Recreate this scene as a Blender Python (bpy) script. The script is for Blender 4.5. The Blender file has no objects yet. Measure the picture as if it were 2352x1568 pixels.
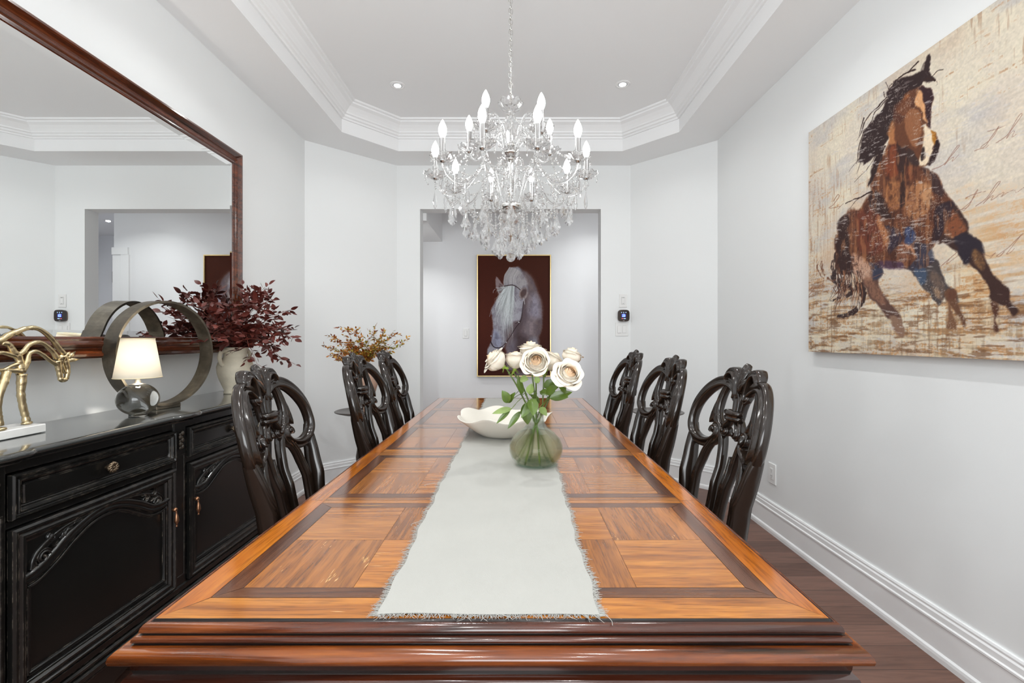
import bpy, math, random
import numpy as np
from mathutils import Vector, Matrix

# ------------------------------------------------------------------ camera, world, lights
SC = bpy.context.scene
COL = SC.collection
R = math.radians
PI = math.pi
F, CX, CY, CAMZ = 1045.3, 1184.0, 778.0, 1.18      # focal length (px of a 2352 wide frame), vanishing point, eye height

cam_d = bpy.data.cameras.new('camera')
cam = bpy.data.objects.new('camera', cam_d)
COL.objects.link(cam)
cam.location = (0, 0, CAMZ)
cam.rotation_euler = (R(90), 0, 0)
cam_d.sensor_width = 36
cam_d.lens = 16.0
cam_d.shift_x = -(CX - 1176) / 2352
cam_d.shift_y = (CY - 784) / 2352
cam_d.clip_start = 0.02
SC.camera = cam

world = bpy.data.worlds.new('World')
SC.world = world
world.use_nodes = True
wn = world.node_tree.nodes
wn['Background'].inputs[0].default_value = (0.80, 0.88, 1.0, 1)
wn['Background'].inputs[1].default_value = 1.2

SC.view_settings.view_transform = 'Standard'
SC.view_settings.look = 'None'
SC.view_settings.exposure = 0.0
SC.view_settings.gamma = 1.0
SC.view_settings.use_curve_mapping = False
SC.cycles.max_bounces = 10
SC.cycles.diffuse_bounces = 5
SC.cycles.glossy_bounces = 5
SC.cycles.transmission_bounces = 10
SC.cycles.transparent_max_bounces = 24
SC.cycles.sample_clamp_indirect = 4.0
SC.cycles.blur_glossy = 0.5
SC.cycles.caustics_reflective = False
SC.cycles.use_denoising = True


def area_light(name, loc, rot, sx, sy, power, color=(1, 1, 1), shape='RECTANGLE', spread=180):
    d = bpy.data.lights.new(name, 'AREA')
    d.shape = shape
    d.size = sx
    if shape in ('RECTANGLE', 'ELLIPSE'):
        d.size_y = sy
    d.energy = power
    d.color = color
    d.spread = R(spread)
    o = bpy.data.objects.new(name, d)
    o.location = loc
    o.rotation_euler = rot
    COL.objects.link(o)
    return o


# added fill light at an unseen, assumed window, tilted up to brighten the ceiling
area_light('window_fill', (0, -1.40, 1.50), (R(122), 0, 0), 1.9, 1.6, 78, (0.955, 0.99, 1.0))

# ------------------------------------------------------------------ object helpers
def tag(o, label=None, cat=None, group=None, kind=None):
    if label: o['label'] = label
    if cat: o['category'] = cat
    if group: o['group'] = group
    if kind: o['kind'] = kind
    return o


def empty(name, loc, label=None, cat=None, group=None, rz=0.0):
    o = bpy.data.objects.new(name, None)
    o.empty_display_size = 0.1
    o.location = loc
    o.rotation_euler = (0, 0, rz)
    COL.objects.link(o)
    return tag(o, label, cat, group)


def catmull(pts, n=8, closed=False):
    P = [Vector(p) for p in pts]
    m = len(P)
    out = []
    rng = range(m) if closed else range(m - 1)
    for i in rng:
        if closed:
            p0, p1, p2, p3 = P[(i - 1) % m], P[i], P[(i + 1) % m], P[(i + 2) % m]
        else:
            p0 = P[i - 1] if i > 0 else P[0] * 2 - P[1]
            p1, p2 = P[i], P[i + 1]
            p3 = P[i + 2] if i + 2 < m else P[-1] * 2 - P[-2]
        for k in range(n):
            t = k / n
            out.append(0.5 * ((2 * p1) + (p2 - p0) * t + (2 * p0 - 5 * p1 + 4 * p2 - p3) * t * t + (3 * p1 - p0 - 3 * p2 + p3) * t ** 3))
    if not closed:
        out.append(P[-1].copy())
    return out


def lerp_list(vals, n):
    m = len(vals)
    r = []
    for i in range(n):
        t = i / max(1, n - 1) * (m - 1)
        a = min(int(t), m - 2) if m > 1 else 0
        r.append(vals[a] + (vals[min(a + 1, m - 1)] - vals[a]) * (t - a))
    return r


class MB:
    def __init__(self):
        self.v, self.f, self.m, self.s = [], [], [], []

    def add(self, vs, fs, mi=0, smooth=False):
        b = len(self.v)
        self.v.extend([tuple(x) for x in vs])
        for f in fs:
            self.f.append(tuple(i + b for i in f))
            self.m.append(mi)
            self.s.append(smooth)
        return self

    def box(self, x0, x1, y0, y1, z0, z1, mi=0, bev=0.0):
        if bev > 0:
            b = min(bev, abs(x1 - x0) * .49, abs(y1 - y0) * .49, abs(z1 - z0) * .49)
            vs, idx = [], {}
            def vid(p):
                k = tuple(round(c, 7) for c in p)
                if k not in idx:
                    idx[k] = len(vs); vs.append(p)
                return idx[k]
            X, Y, Z = (x0, x1), (y0, y1), (z0, z1)
            def pt(i, j, k, ax):
                p = []
                for a, (c, s) in enumerate(((X, i), (Y, j), (Z, k))):
                    val = c[s]
                    if a != ax: val += b if s == 0 else -b
                    p.append(val)
                return vid(tuple(p))
            fs = []
            q = [(0, 0), (1, 0), (1, 1), (0, 1)]
            for s in (0, 1):
                fs.append([pt(s, a, c, 0) for a, c in (q if s else q[::-1])])
                fs.append([pt(a, s, c, 1) for a, c in (q[::-1] if s else q)])
                fs.append([pt(a, c, s, 2) for a, c in (q if s else q[::-1])])
            for i in (0, 1):
                for j in (0, 1):
                    f = [pt(i, j, 0, 0), pt(i, j, 0, 1), pt(i, j, 1, 1), pt(i, j, 1, 0)]
                    fs.append(f if (i + j) % 2 == 0 else f[::-1])
                    f = [pt(i, 0, j, 0), pt(i, 0, j, 2), pt(i, 1, j, 2), pt(i, 1, j, 0)]
                    fs.append(f if (i + j) % 2 == 1 else f[::-1])
                    f = [pt(0, i, j, 1), pt(0, i, j, 2), pt(1, i, j, 2), pt(1, i, j, 1)]
                    fs.append(f if (i + j) % 2 == 0 else f[::-1])
            for i in (0, 1):
                for j in (0, 1):
                    for k in (0, 1):
                        f = [pt(i, j, k, 0), pt(i, j, k, 1), pt(i, j, k, 2)]
                        fs.append(f if (i + j + k) % 2 == 1 else f[::-1])
            return self.add(vs, fs, mi)
        vs = [(x, y, z) for z in (z0, z1) for y in (y0, y1) for x in (x0, x1)]
        return self.add(vs, [(0, 2, 3, 1), (4, 5, 7, 6), (0, 1, 5, 4), (2, 6, 7, 3), (0, 4, 6, 2), (1, 3, 7, 5)], mi)

    def prism(self, poly, z0, z1, mi=0, axis='z'):
        n = len(poly)
        def mk(p, h):
            if axis == 'z': return (p[0], p[1], h)
            if axis == 'x': return (h, p[0], p[1])
            return (p[0], h, p[1])
        vs = [mk(p, z0) for p in poly] + [mk(p, z1) for p in poly]
        fs = [tuple(range(n))[::-1], tuple(range(n, 2 * n))]
        fs += [(i, (i + 1) % n, n + (i + 1) % n, n + i) for i in range(n)]
        return self.add(vs, fs, mi)

    def lathe(self, prof, c=(0, 0, 0), seg=32, mi=0, smooth=True, mod=None, cap=False, flip=False):
        """prof: list of (r, z); mod(angle, r, z) -> (r, z)"""
        vs, fs = [], []
        n = len(prof)
        for k in range(seg):
            a = 2 * PI * k / seg
            for (r, z) in prof:
                if mod: r, z = mod(a, r, z)
                vs.append((c[0] + r * math.cos(a), c[1] + r * math.sin(a), c[2] + z))
        for k in range(seg):
            k2 = (k + 1) % seg
            for i in range(n - 1):
                q = (k * n + i, k2 * n + i, k2 * n + i + 1, k * n + i + 1)
                fs.append(q[::-1] if flip else q)
        if cap:
            fs.append(tuple(k * n for k in range(seg))[::-1])
            fs.append(tuple(k * n + n - 1 for k in range(seg)))
        return self.add(vs, fs, mi, smooth)

    def tube(self, pts, rad, seg=8, mi=0, smooth=True, closed=False, cap=True):
        P = [Vector(p) for p in pts]
        n = len(P)
        rad = [rad] * n if not hasattr(rad, '__len__') else (list(rad) if len(rad) == n else lerp_list(rad, n))
        vs, fs = [], []
        nrm = None
        for i in range(n):
            if closed: t = P[(i + 1) % n] - P[(i - 1) % n]
            else: t = P[min(i + 1, n - 1)] - P[max(i - 1, 0)]
            if t.length < 1e-9: t = Vector((0, 0, 1))
            t.normalize()
            if nrm is None:
                nrm = t.cross(Vector((0, 0, 1)))
                if nrm.length < .1: nrm = t.cross(Vector((0, 1, 0)))
            nrm = nrm - t * nrm.dot(t)
            if nrm.length < 1e-6: nrm = t.orthogonal()
            nrm.normalize()
            b = t.cross(nrm)
            for k in range(seg):
                a = 2 * PI * k / seg
                vs.append(P[i] + (nrm * math.cos(a) + b * math.sin(a)) * rad[i])
        for i in range(n if closed else n - 1):
            j = (i + 1) % n
            for k in range(seg):
                k2 = (k + 1) % seg
                fs.append((i * seg + k, i * seg + k2, j * seg + k2, j * seg + k))
        if cap and not closed:
            fs.append(tuple(range(seg))[::-1])
            fs.append(tuple((n - 1) * seg + k for k in range(seg)))
        return self.add(vs, fs, mi, smooth)

    def grid(self, fn, nu, nv, mi=0, smooth=True, both=False):
        vs = [fn(i / (nu - 1), j / (nv - 1)) for j in range(nv) for i in range(nu)]
        fs = [(j * nu + i, j * nu + i + 1, (j + 1) * nu + i + 1, (j + 1) * nu + i) for j in range(nv - 1) for i in range(nu - 1)]
        return self.add(vs, fs, mi, smooth)

    def ellipsoid(self, c, r, seg=16, rings=10, mi=0, smooth=True, rot=None):
        vs, fs = [], []
        for j in range(rings + 1):
            th = PI * j / rings
            for k in range(seg):
                a = 2 * PI * k / seg
                p = Vector((r[0] * math.sin(th) * math.cos(a), r[1] * math.sin(th) * math.sin(a), r[2] * math.cos(th)))
                if rot is not None: p = rot @ p
                vs.append(p + Vector(c))
        for j in range(rings):
            for k in range(seg):
                k2 = (k + 1) % seg
                if j == 0: fs.append((k, seg + k, seg + k2))
                elif j == rings - 1: fs.append((j * seg + k, (j + 1) * seg + k, j * seg + k2))
                else: fs.append((j * seg + k, (j + 1) * seg + k, (j + 1) * seg + k2, j * seg + k2))
        return self.add(vs, fs, mi, smooth)

    def mouldpath(self, path, prof, mi=0, closed=False, smooth=False, caps=True):
        """sweep prof [(inward offset, z)] along a 2D path (inward = left of travel) with mitred corners"""
        n = len(path)
        P = [Vector((p[0], p[1])) for p in path]
        m = len(prof)
        vs, fs = [], []
        for i in range(n):
            a = (P[i] - P[i - 1]).normalized() if (closed or i > 0) else None
            b = (P[(i + 1) % n] - P[i]).normalized() if (closed or i < n - 1) else None
            if a is None: a = b
            if b is None: b = a
            na, nb = Vector((-a.y, a.x)), Vector((-b.y, b.x))
            mm = (na + nb).normalized()
            k = 1 / max(.2, mm.dot(na))
            for (d, z) in prof:
                q = P[i] + mm * (d * k)
                vs.append((q.x, q.y, z))
        for i in range(n if closed else n - 1):
            j = (i + 1) % n
            for q in range(m - 1):
                fs.append((i * m + q, i * m + q + 1, j * m + q + 1, j * m + q)[::-1])
        if hasattr(mi, '__len__'):
            base = len(self.m)
            self.add(vs, fs, 0, smooth)
            for i in range(len(fs)): self.m[base + i] = mi[i % (m - 1)]
            return self
        if caps and not closed:
            fs.append(tuple(range(m)))
            fs.append(tuple((n - 1) * m + q for q in range(m))[::-1])
        return self.add(vs, fs, mi, smooth)

    def build(self, name, mats, parent=None, local=False, recalc=False, loc=None):
        off = Vector((0, 0, 0))
        if loc is not None:
            off = Vector(loc)
        elif parent is not None and not local:
            p = parent
            while p is not None:
                off += p.location
                p = p.parent
        me = bpy.data.meshes.new(name)
        vs = [(x - off.x, y - off.y, z - off.z) for x, y, z in self.v] if off.length > 0 else self.v
        me.from_pydata(vs, [], self.f)
        mats = mats if isinstance(mats, (list, tuple)) else [mats]
        for mt in mats: me.materials.append(mt)
        me.polygons.foreach_set('material_index', self.m)
        me.polygons.foreach_set('use_smooth', self.s)
        me.update()
        if recalc:
            import bmesh
            bm = bmesh.new(); bm.from_mesh(me)
            bmesh.ops.recalc_face_normals(bm, faces=bm.faces)
            bm.to_mesh(me); bm.free()
        o = bpy.data.objects.new(name, me)
        COL.objects.link(o)
        if parent is not None: o.parent = parent
        if loc is not None: o.location = loc
        return o


def inst(src, name=None, parent=None, loc=None, rot=None, scale=None):
    c = src.copy()
    COL.objects.link(c)
    if parent is not None: c.parent = parent
    if loc is not None: c.location = loc
    if rot is not None: c.rotation_euler = rot
    if scale is not None: c.scale = scale
    return c


def copy_tree(o, parent=None):
    c = o.copy()
    COL.objects.link(c)
    if parent is not None: c.parent = parent
    for ch in [x for x in bpy.data.objects if x.parent == o]:
        copy_tree(ch, c)
    return c


def atY(px, py, Y):
    return Vector(((px - CX) * Y / F, Y, CAMZ - (py - CY) * Y / F))


# ------------------------------------------------------------------ materials
def new_mat(name):
    m = bpy.data.materials.new(name)
    m.use_nodes = True
    nt = m.node_tree
    b = nt.nodes['Principled BSDF']
    return m, nt, b


def N(nt, typ, **kw):
    n = nt.nodes.new(typ)
    for k, v in kw.items():
        if k in ('operation', 'blend_type', 'data_type', 'attribute_name', 'noise_dimensions', 'offset', 'feature', 'distance'):
            setattr(n, k, v)
        else:
            n.inputs[k].default_value = v
    return n


def mapping(nt, scale=(1, 1, 1), coord='Object', rot=(0, 0, 0), loc=(0, 0, 0)):
    tc = nt.nodes.new('ShaderNodeTexCoord')
    mp = nt.nodes.new('ShaderNodeMapping')
    mp.inputs['Scale'].default_value = scale
    mp.inputs['Rotation'].default_value = rot
    mp.inputs['Location'].default_value = loc
    nt.links.new(tc.outputs[coord], mp.inputs['Vector'])
    return mp


def ramp(nt, stops):
    r = nt.nodes.new('ShaderNodeValToRGB')
    e = r.color_ramp.elements
    while len(e) < len(stops): e.new(0.5)
    for i, (p, c) in enumerate(stops):
        e[i].position = p
        e[i].color = (c[0], c[1], c[2], 1)
    return r


def plain(name, col, rough=.5, metal=0.0, coat=0.0, bump=0.0, bscale=60, spec=.5, var=0.0, vscale=6):
    m, nt, b = new_mat(name)
    b.inputs['Base Color'].default_value = (*col, 1)
    b.inputs['Roughness'].default_value = rough
    b.inputs['Metallic'].default_value = metal
    b.inputs['Coat Weight'].default_value = coat
    b.inputs['Coat Roughness'].default_value = .08
    b.inputs['Specular IOR Level'].default_value = spec
    if var > 0:
        mp = mapping(nt)
        no = N(nt, 'ShaderNodeTexNoise', Scale=vscale, Detail=5)
        nt.links.new(mp.outputs[0], no.inputs['Vector'])
        rp = ramp(nt, [(.3, [c * (1 - var) for c in col]), (.7, [min(1, c * (1 + var)) for c in col])])
        nt.links.new(no.outputs['Fac'], rp.inputs[0])
        nt.links.new(rp.outputs[0], b.inputs['Base Color'])
    if bump > 0:
        mp = mapping(nt)
        no = N(nt, 'ShaderNodeTexNoise', Scale=bscale, Detail=3)
        nt.links.new(mp.outputs[0], no.inputs['Vector'])
        bp = N(nt, 'ShaderNodeBump', Strength=bump, Distance=.002)
        nt.links.new(no.outputs['Fac'], bp.inputs['Height'])
        nt.links.new(bp.outputs[0], b.inputs['Normal'])
    return m


def wood(name, dark, mid, light, grain='y', rough=.25, coat=.3, gs=1.0, tone=False, scratches=0.0, contrast=1.0):
    m, nt, b = new_mat(name)
    L = nt.links.new
    sc = {'x': (2.2, 34, 34), 'y': (34, 2.2, 34), 'z': (34, 34, 2.2)}[grain]
    mp = mapping(nt, tuple(s * gs for s in sc))
    vec = mp.outputs[0]
    if tone:
        at = N(nt, 'ShaderNodeAttribute', attribute_name='tone')
        add = N(nt, 'ShaderNodeVectorMath', operation='MULTIPLY_ADD')
        L(at.outputs['Color'], add.inputs[0])
        add.inputs[1].default_value = (37, 19, 53)
        L(vec, add.inputs[2])
        vec = add.outputs[0]
    n1 = N(nt, 'ShaderNodeTexNoise', Scale=1.0, Detail=7, Roughness=.62, Distortion=.7)
    L(vec, n1.inputs['Vector'])
    rp = ramp(nt, [(.30, dark), (.47, mid), (.68, light)])
    L(n1.outputs['Fac'], rp.inputs[0])
    # fine pores
    v2 = N(nt, 'ShaderNodeVectorMath', operation='SCALE')
    L(vec, v2.inputs[0]); v2.inputs['Scale'].default_value = 6.0
    n2 = N(nt, 'ShaderNodeTexNoise', Scale=1.0, Detail=2, Roughness=.5)
    L(v2.outputs[0], n2.inputs['Vector'])
    r2 = ramp(nt, [(.36, (.45, .42, .4)), (.5, (1, 1, 1))])
    L(n2.outputs['Fac'], r2.inputs[0])
    mx = N(nt, 'ShaderNodeMix', data_type='RGBA', blend_type='MULTIPLY')
    mx.inputs[0].default_value = .55 * contrast
    L(rp.outputs[0], mx.inputs[6]); L(r2.outputs[0], mx.inputs[7])
    out = mx.outputs[2]
    if tone:
        mt = N(nt, 'ShaderNodeMix', data_type='RGBA', blend_type='MULTIPLY')
        mt.inputs[0].default_value = 1.0
        sep = N(nt, 'ShaderNodeSeparateColor')
        L(at.outputs['Color'], sep.inputs[0])
        mr = N(nt, 'ShaderNodeMapRange')
        mr.inputs['To Min'].default_value = .78; mr.inputs['To Max'].default_value = 1.15
        L(sep.outputs[0], mr.inputs[0])
        L(out, mt.inputs[6]); L(mr.outputs[0], mt.inputs[7])
        out = mt.outputs[2]
    L(out, b.inputs['Base Color'])
    b.inputs['Roughness'].default_value = rough
    b.inputs['Coat Weight'].default_value = coat
    b.inputs['Coat Roughness'].default_value = .12
    bp = N(nt, 'ShaderNodeBump', Strength=.12, Distance=.001)
    L(n2.outputs['Fac'], bp.inputs['Height'])
    L(bp.outputs[0], b.inputs['Normal'])
    return m


def worn_black(name, base, wear, rough=.3, coat=.4, rad=.0025, lo=.10, hi=.45):
    """painted wood whose raised edges are rubbed through"""
    m, nt, b = new_mat(name)
    L = nt.links.new
    geo = nt.nodes.new('ShaderNodeNewGeometry')
    bev = nt.nodes.new('ShaderNodeBevel'); bev.samples = 4
    bev.inputs['Radius'].default_value = rad
    dt = N(nt, 'ShaderNodeVectorMath', operation='DOT_PRODUCT')
    L(bev.outputs[0], dt.inputs[0]); L(geo.outputs['Normal'], dt.inputs[1])
    sub = N(nt, 'ShaderNodeMath', operation='SUBTRACT'); sub.inputs[0].default_value = 1.0
    L(dt.outputs['Value'], sub.inputs[1])
    mp = mapping(nt)
    no = N(nt, 'ShaderNodeTexNoise', Scale=38, Detail=6, Roughness=.7)
    L(mp.outputs[0], no.inputs['Vector'])
    r0 = ramp(nt, [(.50, (0, 0, 0)), (.66, (1, 1, 1))])
    L(no.outputs['Fac'], r0.inputs[0])
    mr = N(nt, 'ShaderNodeMapRange')
    mr.inputs['From Min'].default_value = lo; mr.inputs['From Max'].default_value = hi
    L(sub.outputs[0], mr.inputs[0])
    ml = N(nt, 'ShaderNodeMath', operation='MULTIPLY')
    L(mr.outputs[0], ml.inputs[0]); L(r0.outputs[0], ml.inputs[1])
    mx = N(nt, 'ShaderNodeMix', data_type='RGBA')
    mx.inputs[6].default_value = (*base, 1); mx.inputs[7].default_value = (*wear, 1)
    L(ml.outputs[0], mx.inputs[0])
    L(mx.outputs[2], b.inputs['Base Color'])
    b.inputs['Roughness'].default_value = rough
    b.inputs['Coat Weight'].default_value = coat
    b.inputs['Coat Roughness'].default_value = .1
    return m


def attr_mat(name, rough=.6, bump=0.0, attr='paint', bs=400, coat=0.0, spec=.5):
    m, nt, b = new_mat(name)
    at = N(nt, 'ShaderNodeAttribute', attribute_name=attr)
    nt.links.new(at.outputs['Color'], b.inputs['Base Color'])
    b.inputs['Roughness'].default_value = rough
    b.inputs['Coat Weight'].default_value = coat
    b.inputs['Specular IOR Level'].default_value = spec
    if bump:
        mp = mapping(nt)
        no = N(nt, 'ShaderNodeTexNoise', Scale=bs, Detail=2)
        nt.links.new(mp.outputs[0], no.inputs['Vector'])
        bp = N(nt, 'ShaderNodeBump', Strength=bump, Distance=.001)
        nt.links.new(no.outputs['Fac'], bp.inputs['Height'])
        nt.links.new(bp.outputs[0], b.inputs['Normal'])
    return m


def emis(name, col, strength):
    m, nt, b = new_mat(name)
    b.inputs['Base Color'].default_value = (*[min(c, .9) for c in col], 1)
    b.inputs['Emission Color'].default_value = (*col, 1)
    b.inputs['Emission Strength'].default_value = strength
    return m


def glass(name, col=(1, 1, 1), ior=1.5, rough=0.0, clear=0.35):
    """clear glass; part of the light goes straight through so that the thin pieces stay bright"""
    m, nt, b = new_mat(name)
    b.inputs['Base Color'].default_value = (*col, 1)
    b.inputs['Transmission Weight'].default_value = 1.0
    b.inputs['Roughness'].default_value = rough
    b.inputs['IOR'].default_value = ior
    if clear > 0:
        tr = nt.nodes.new('ShaderNodeBsdfTransparent')
        tr.inputs[0].default_value = (*[min(1, c * .5 + .5) for c in col], 1)
        mx = nt.nodes.new('ShaderNodeMixShader')
        mx.inputs[0].default_value = clear
        out = nt.nodes['Material Output']
        nt.links.new(b.outputs[0], mx.inputs[1]); nt.links.new(tr.outputs[0], mx.inputs[2])
        nt.links.new(mx.outputs[0], out.inputs['Surface'])
    return m


def sr(r, g, b):
    f = lambda c: (c / 255) / 12.92 if c / 255 <= .04045 else ((c / 255 + .055) / 1.055) ** 2.4
    return (f(r), f(g), f(b))


W_WALL = plain('wall_paint', (.865, .88, .88), .55, bump=.05, bscale=300)
W_CEIL = plain('ceiling_paint', (.90, .905, .91), .75)
W_TRIM = plain('trim_paint', (.90, .905, .91), .28)
W_HALL = plain('hall_paint', (.88, .885, .90), .55)
PLASTIC = plain('white_plastic', (.84, .84, .83), .3)
PLASTIC2 = plain('white_plastic_shadow', (.62, .62, .61), .35)
DARKHOLE = plain('dark_slot', (.03, .03, .03), .6)
BLACKW = worn_black('black_lacquer', (.015, .0092, .0064), (.36, .16, .08), .17, .12, .004, .015, .13)
BLACKC = worn_black('sideboard_black', (.007, .0068, .0063), (.30, .25, .20), .28, .35, .003, .02, .14)  # edge colour: rubbed wear, lightened to paint in grey moulding highlights
CHROME = plain('chrome', (.75, .75, .75), .12, 1.0)
SILVER = plain('candle_sleeve_silver', (.62, .62, .62), .22, 1.0)
BRONZE = plain('antique_bronze', (.20, .15, .10), .35, .9, bump=.3, bscale=200)
COPPER = plain('antique_copper', (.36, .18, .10), .32, .9)
GOLD = plain('brushed_gold', (.62, .50, .30), .33, 1.0, bump=.35, bscale=120)
GOLDF = plain('gold_frame', (.66, .50, .25), .3, .9)
MARBLE = plain('white_marble', (.78, .77, .74), .35, var=.10, vscale=14)
CRYSTAL = glass('crystal', (1, 1, 1), 1.5, 0.0, .42)
ARMGLASS = glass('arm_glass', (1, 1, 1), 1.48, 0.0, .35)
BULB = emis('lit_bulb', (.99, 1, .98), 18)
MIRROR, _nt, _b = new_mat('mirror_silver')
_b.inputs['Base Color'].default_value = (.93, .945, .94, 1)
_b.inputs['Metallic'].default_value = 1.0
_b.inputs['Roughness'].default_value = 0.0


def frame_wood():
    return wood('mahogany', sr(42, 18, 8), sr(78, 36, 18), sr(112, 56, 28), 'y', .16, .7, 1.2)


def floor_mat():
    m, nt, b = new_mat('floor_planks')
    L = nt.links.new
    mp = mapping(nt, (1, 1, 1), 'Object', loc=(0.31, 0.047, 0))
    br = nt.nodes.new('ShaderNodeTexBrick')
    br.offset = .37
    br.offset_frequency = 2
    br.inputs['Scale'].default_value = 1.0
    br.inputs['Brick Width'].default_value = 1.15
    br.inputs['Row Height'].default_value = .1285
    br.inputs['Mortar Size'].default_value = .0011
    br.inputs['Mortar Smooth'].default_value = .1
    br.inputs['Color1'].default_value = (*sr(98, 68, 56), 1)
    br.inputs['Color2'].default_value = (*sr(126, 92, 78), 1)
    br.inputs['Mortar'].default_value = (*sr(34, 22, 18), 1)
    L(mp.outputs[0], br.inputs['Vector'])
    mp2 = mapping(nt, (3.0, 46, 1))
    no = N(nt, 'ShaderNodeTexNoise', Scale=1.0, Detail=8, Roughness=.65, Distortion=.9)
    L(mp2.outputs[0], no.inputs['Vector'])
    rp = ramp(nt, [(.3, (.5, .47, .45)), (.55, (1, 1, 1)), (.8, (1.2, 1.15, 1.1))])
    L(no.outputs['Fac'], rp.inputs[0])
    mx = N(nt, 'ShaderNodeMix', data_type='RGBA', blend_type='MULTIPLY')
    mx.inputs[0].default_value = .8
    L(br.outputs['Color'], mx.inputs[6]); L(rp.outputs[0], mx.inputs[7])
    L(mx.outputs[2], b.inputs['Base Color'])
    b.inputs['Roughness'].default_value = .38
    bp = N(nt, 'ShaderNodeBump', Strength=.2, Distance=.002)
    L(no.outputs['Fac'], bp.inputs['Height'])
    L(bp.outputs[0], b.inputs['Normal'])
    return m


# ------------------------------------------------------------------ the room
XR, XL = 1.568, -1.635
YC0, YF = 3.53, 4.045            # where the corner chamfers start, far wall
ZS, ZT = 2.72, 2.943             # soffit and tray heights
YN0, YN = -.95, -1.465
ROOM = [(XR, YN0), (XR, YC0), (1.022, YF), (-1.053, YF), (XL, YC0), (XL, YN0), (-1.053, YN), (1.022, YN)]
TRAY = [(1.2195, -.80), (1.2195, 3.389), (.879, 3.735), (-.9615, 3.735), (-1.294, 3.389), (-1.294, -.80), (-.9615, -1.146), (.879, -1.146)]


def struct(o, kind='structure'):
    o['kind'] = kind
    return o


def slab(name, p0, p1, z0, z1, th, mat):
    """wall slab whose inner face runs p0 -> p1, thickness to the right of travel"""
    a, b = Vector(p0), Vector(p1)
    d = (b - a).normalized()
    n = Vector((d.y, -d.x)) * th
    m = MB()
    m.prism([tuple(a), tuple(b), tuple(b + n), tuple(a + n)][::-1], z0, z1)
    return struct(m.build(name, mat, recalc=True))


m = MB(); m.box(-3.4, 3.4, -1.7, 7.2, -.1, 0)
struct(m.build('floor', floor_mat()))
slab('wall_right', ROOM[0], ROOM[1], 0, ZT + .1, .12, W_WALL)
slab('wall_right_corner', ROOM[1], ROOM[2], 0, ZT + .1, .12, W_WALL)
slab('wall_left_corner', ROOM[3], ROOM[4], 0, ZT + .1, .12, W_WALL)
slab('wall_left', ROOM[4], ROOM[5], 0, ZT + .1, .12, W_WALL)
slab('wall_near_left', ROOM[5], ROOM[6], 0, ZT + .1, .12, W_WALL)
slab('wall_near_right', ROOM[7], ROOM[0], 0, ZT + .1, .12, W_WALL)
OX0, OX1, OZ = -.848, .759, 2.3335
m = MB()
m.box(-1.13, OX0, YF, 4.18, 0, ZT + .1)
m.box(OX1, 1.10, YF, 4.18, 0, ZT + .1)
m.box(OX0, OX1, YF, 4.18, OZ, ZT + .1)
struct(m.build('wall_far', W_WALL))
m = MB()
m.box(-1.12, -.95, YN - .12, YN, 0, ZT + .1); m.box(.95, 1.09, YN - .12, YN, 0, ZT + .1)
m.box(-.95, .95, YN - .12, YN, 0, .7); m.box(-.95, .95, YN - .12, YN, 2.4, ZT + .1)
struct(m.build('wall_near', W_WALL))
m = MB()
for x in (-.95, -.03, .89):
    m.box(x, x + .06, YN - .10, YN - .04, .7, 2.4)
m.box(-.95, .95, YN - .10, YN - .04, .7, .76); m.box(-.95, .95, YN - .10, YN - .04, 2.34, 2.4)
struct(m.build('window_1', W_TRIM))

# soffit, tray sides and tray ceiling
m = MB()
vs, fs = [], []
for p in ROOM: vs.append((p[0] + (.05 if p[0] > 0 else -.05), p[1], ZS))
for p in TRAY: vs.append((p[0], p[1], ZS))
for p in TRAY: vs.append((p[0], p[1], ZT))
for i in range(8):
    j = (i + 1) % 8
    fs.append((i, j, 8 + j, 8 + i)[::-1])
    fs.append((8 + i, 8 + j, 16 + j, 16 + i)[::-1])
fs.append(tuple(16 + i for i in range(8))[::-1])
m.add(vs, fs)
m.box(-1.8, 1.75, YN - .15, 4.2, ZT + .09, ZT + .19)
struct(m.build('ceiling', W_CEIL))
# crown moulding around the tray
prof = [(0, ZT - .125), (.012, ZT - .125), (.016, ZT - .113), (.028, ZT - .108), (.030, ZT - .094), (.040, ZT - .088), (.043, ZT - .078),
        (.055, ZT - .060), (.072, ZT - .040), (.094, ZT - .026), (.096, ZT - .016), (.112, ZT - .012), (.115, ZT - .002), (.115, ZT)]
m = MB(); m.mouldpath(TRAY, prof, closed=True)
struct(m.build('trim_1', W_TRIM))

BB = [(.0, .187), (.008, .187), (.011, .180), (.010, .172), (.014, .166), (.014, .146), (.019, .142), (.019, .135), (.015, .131), (.015, .034),
      (.022, .028), (.024, .018), (.024, 0), (0, 0)]
def baseboard(name, path):
    m = MB(); m.mouldpath(path, BB)
    return struct(m.build(name, W_TRIM))
baseboard('baseboard_right', [(XR, YN0), (XR, YC0), (1.022, YF), (OX1, YF)])
baseboard('baseboard_left', [(OX0, YF), (-1.053, YF), (XL, YC0), (XL, YN0)])

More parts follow.
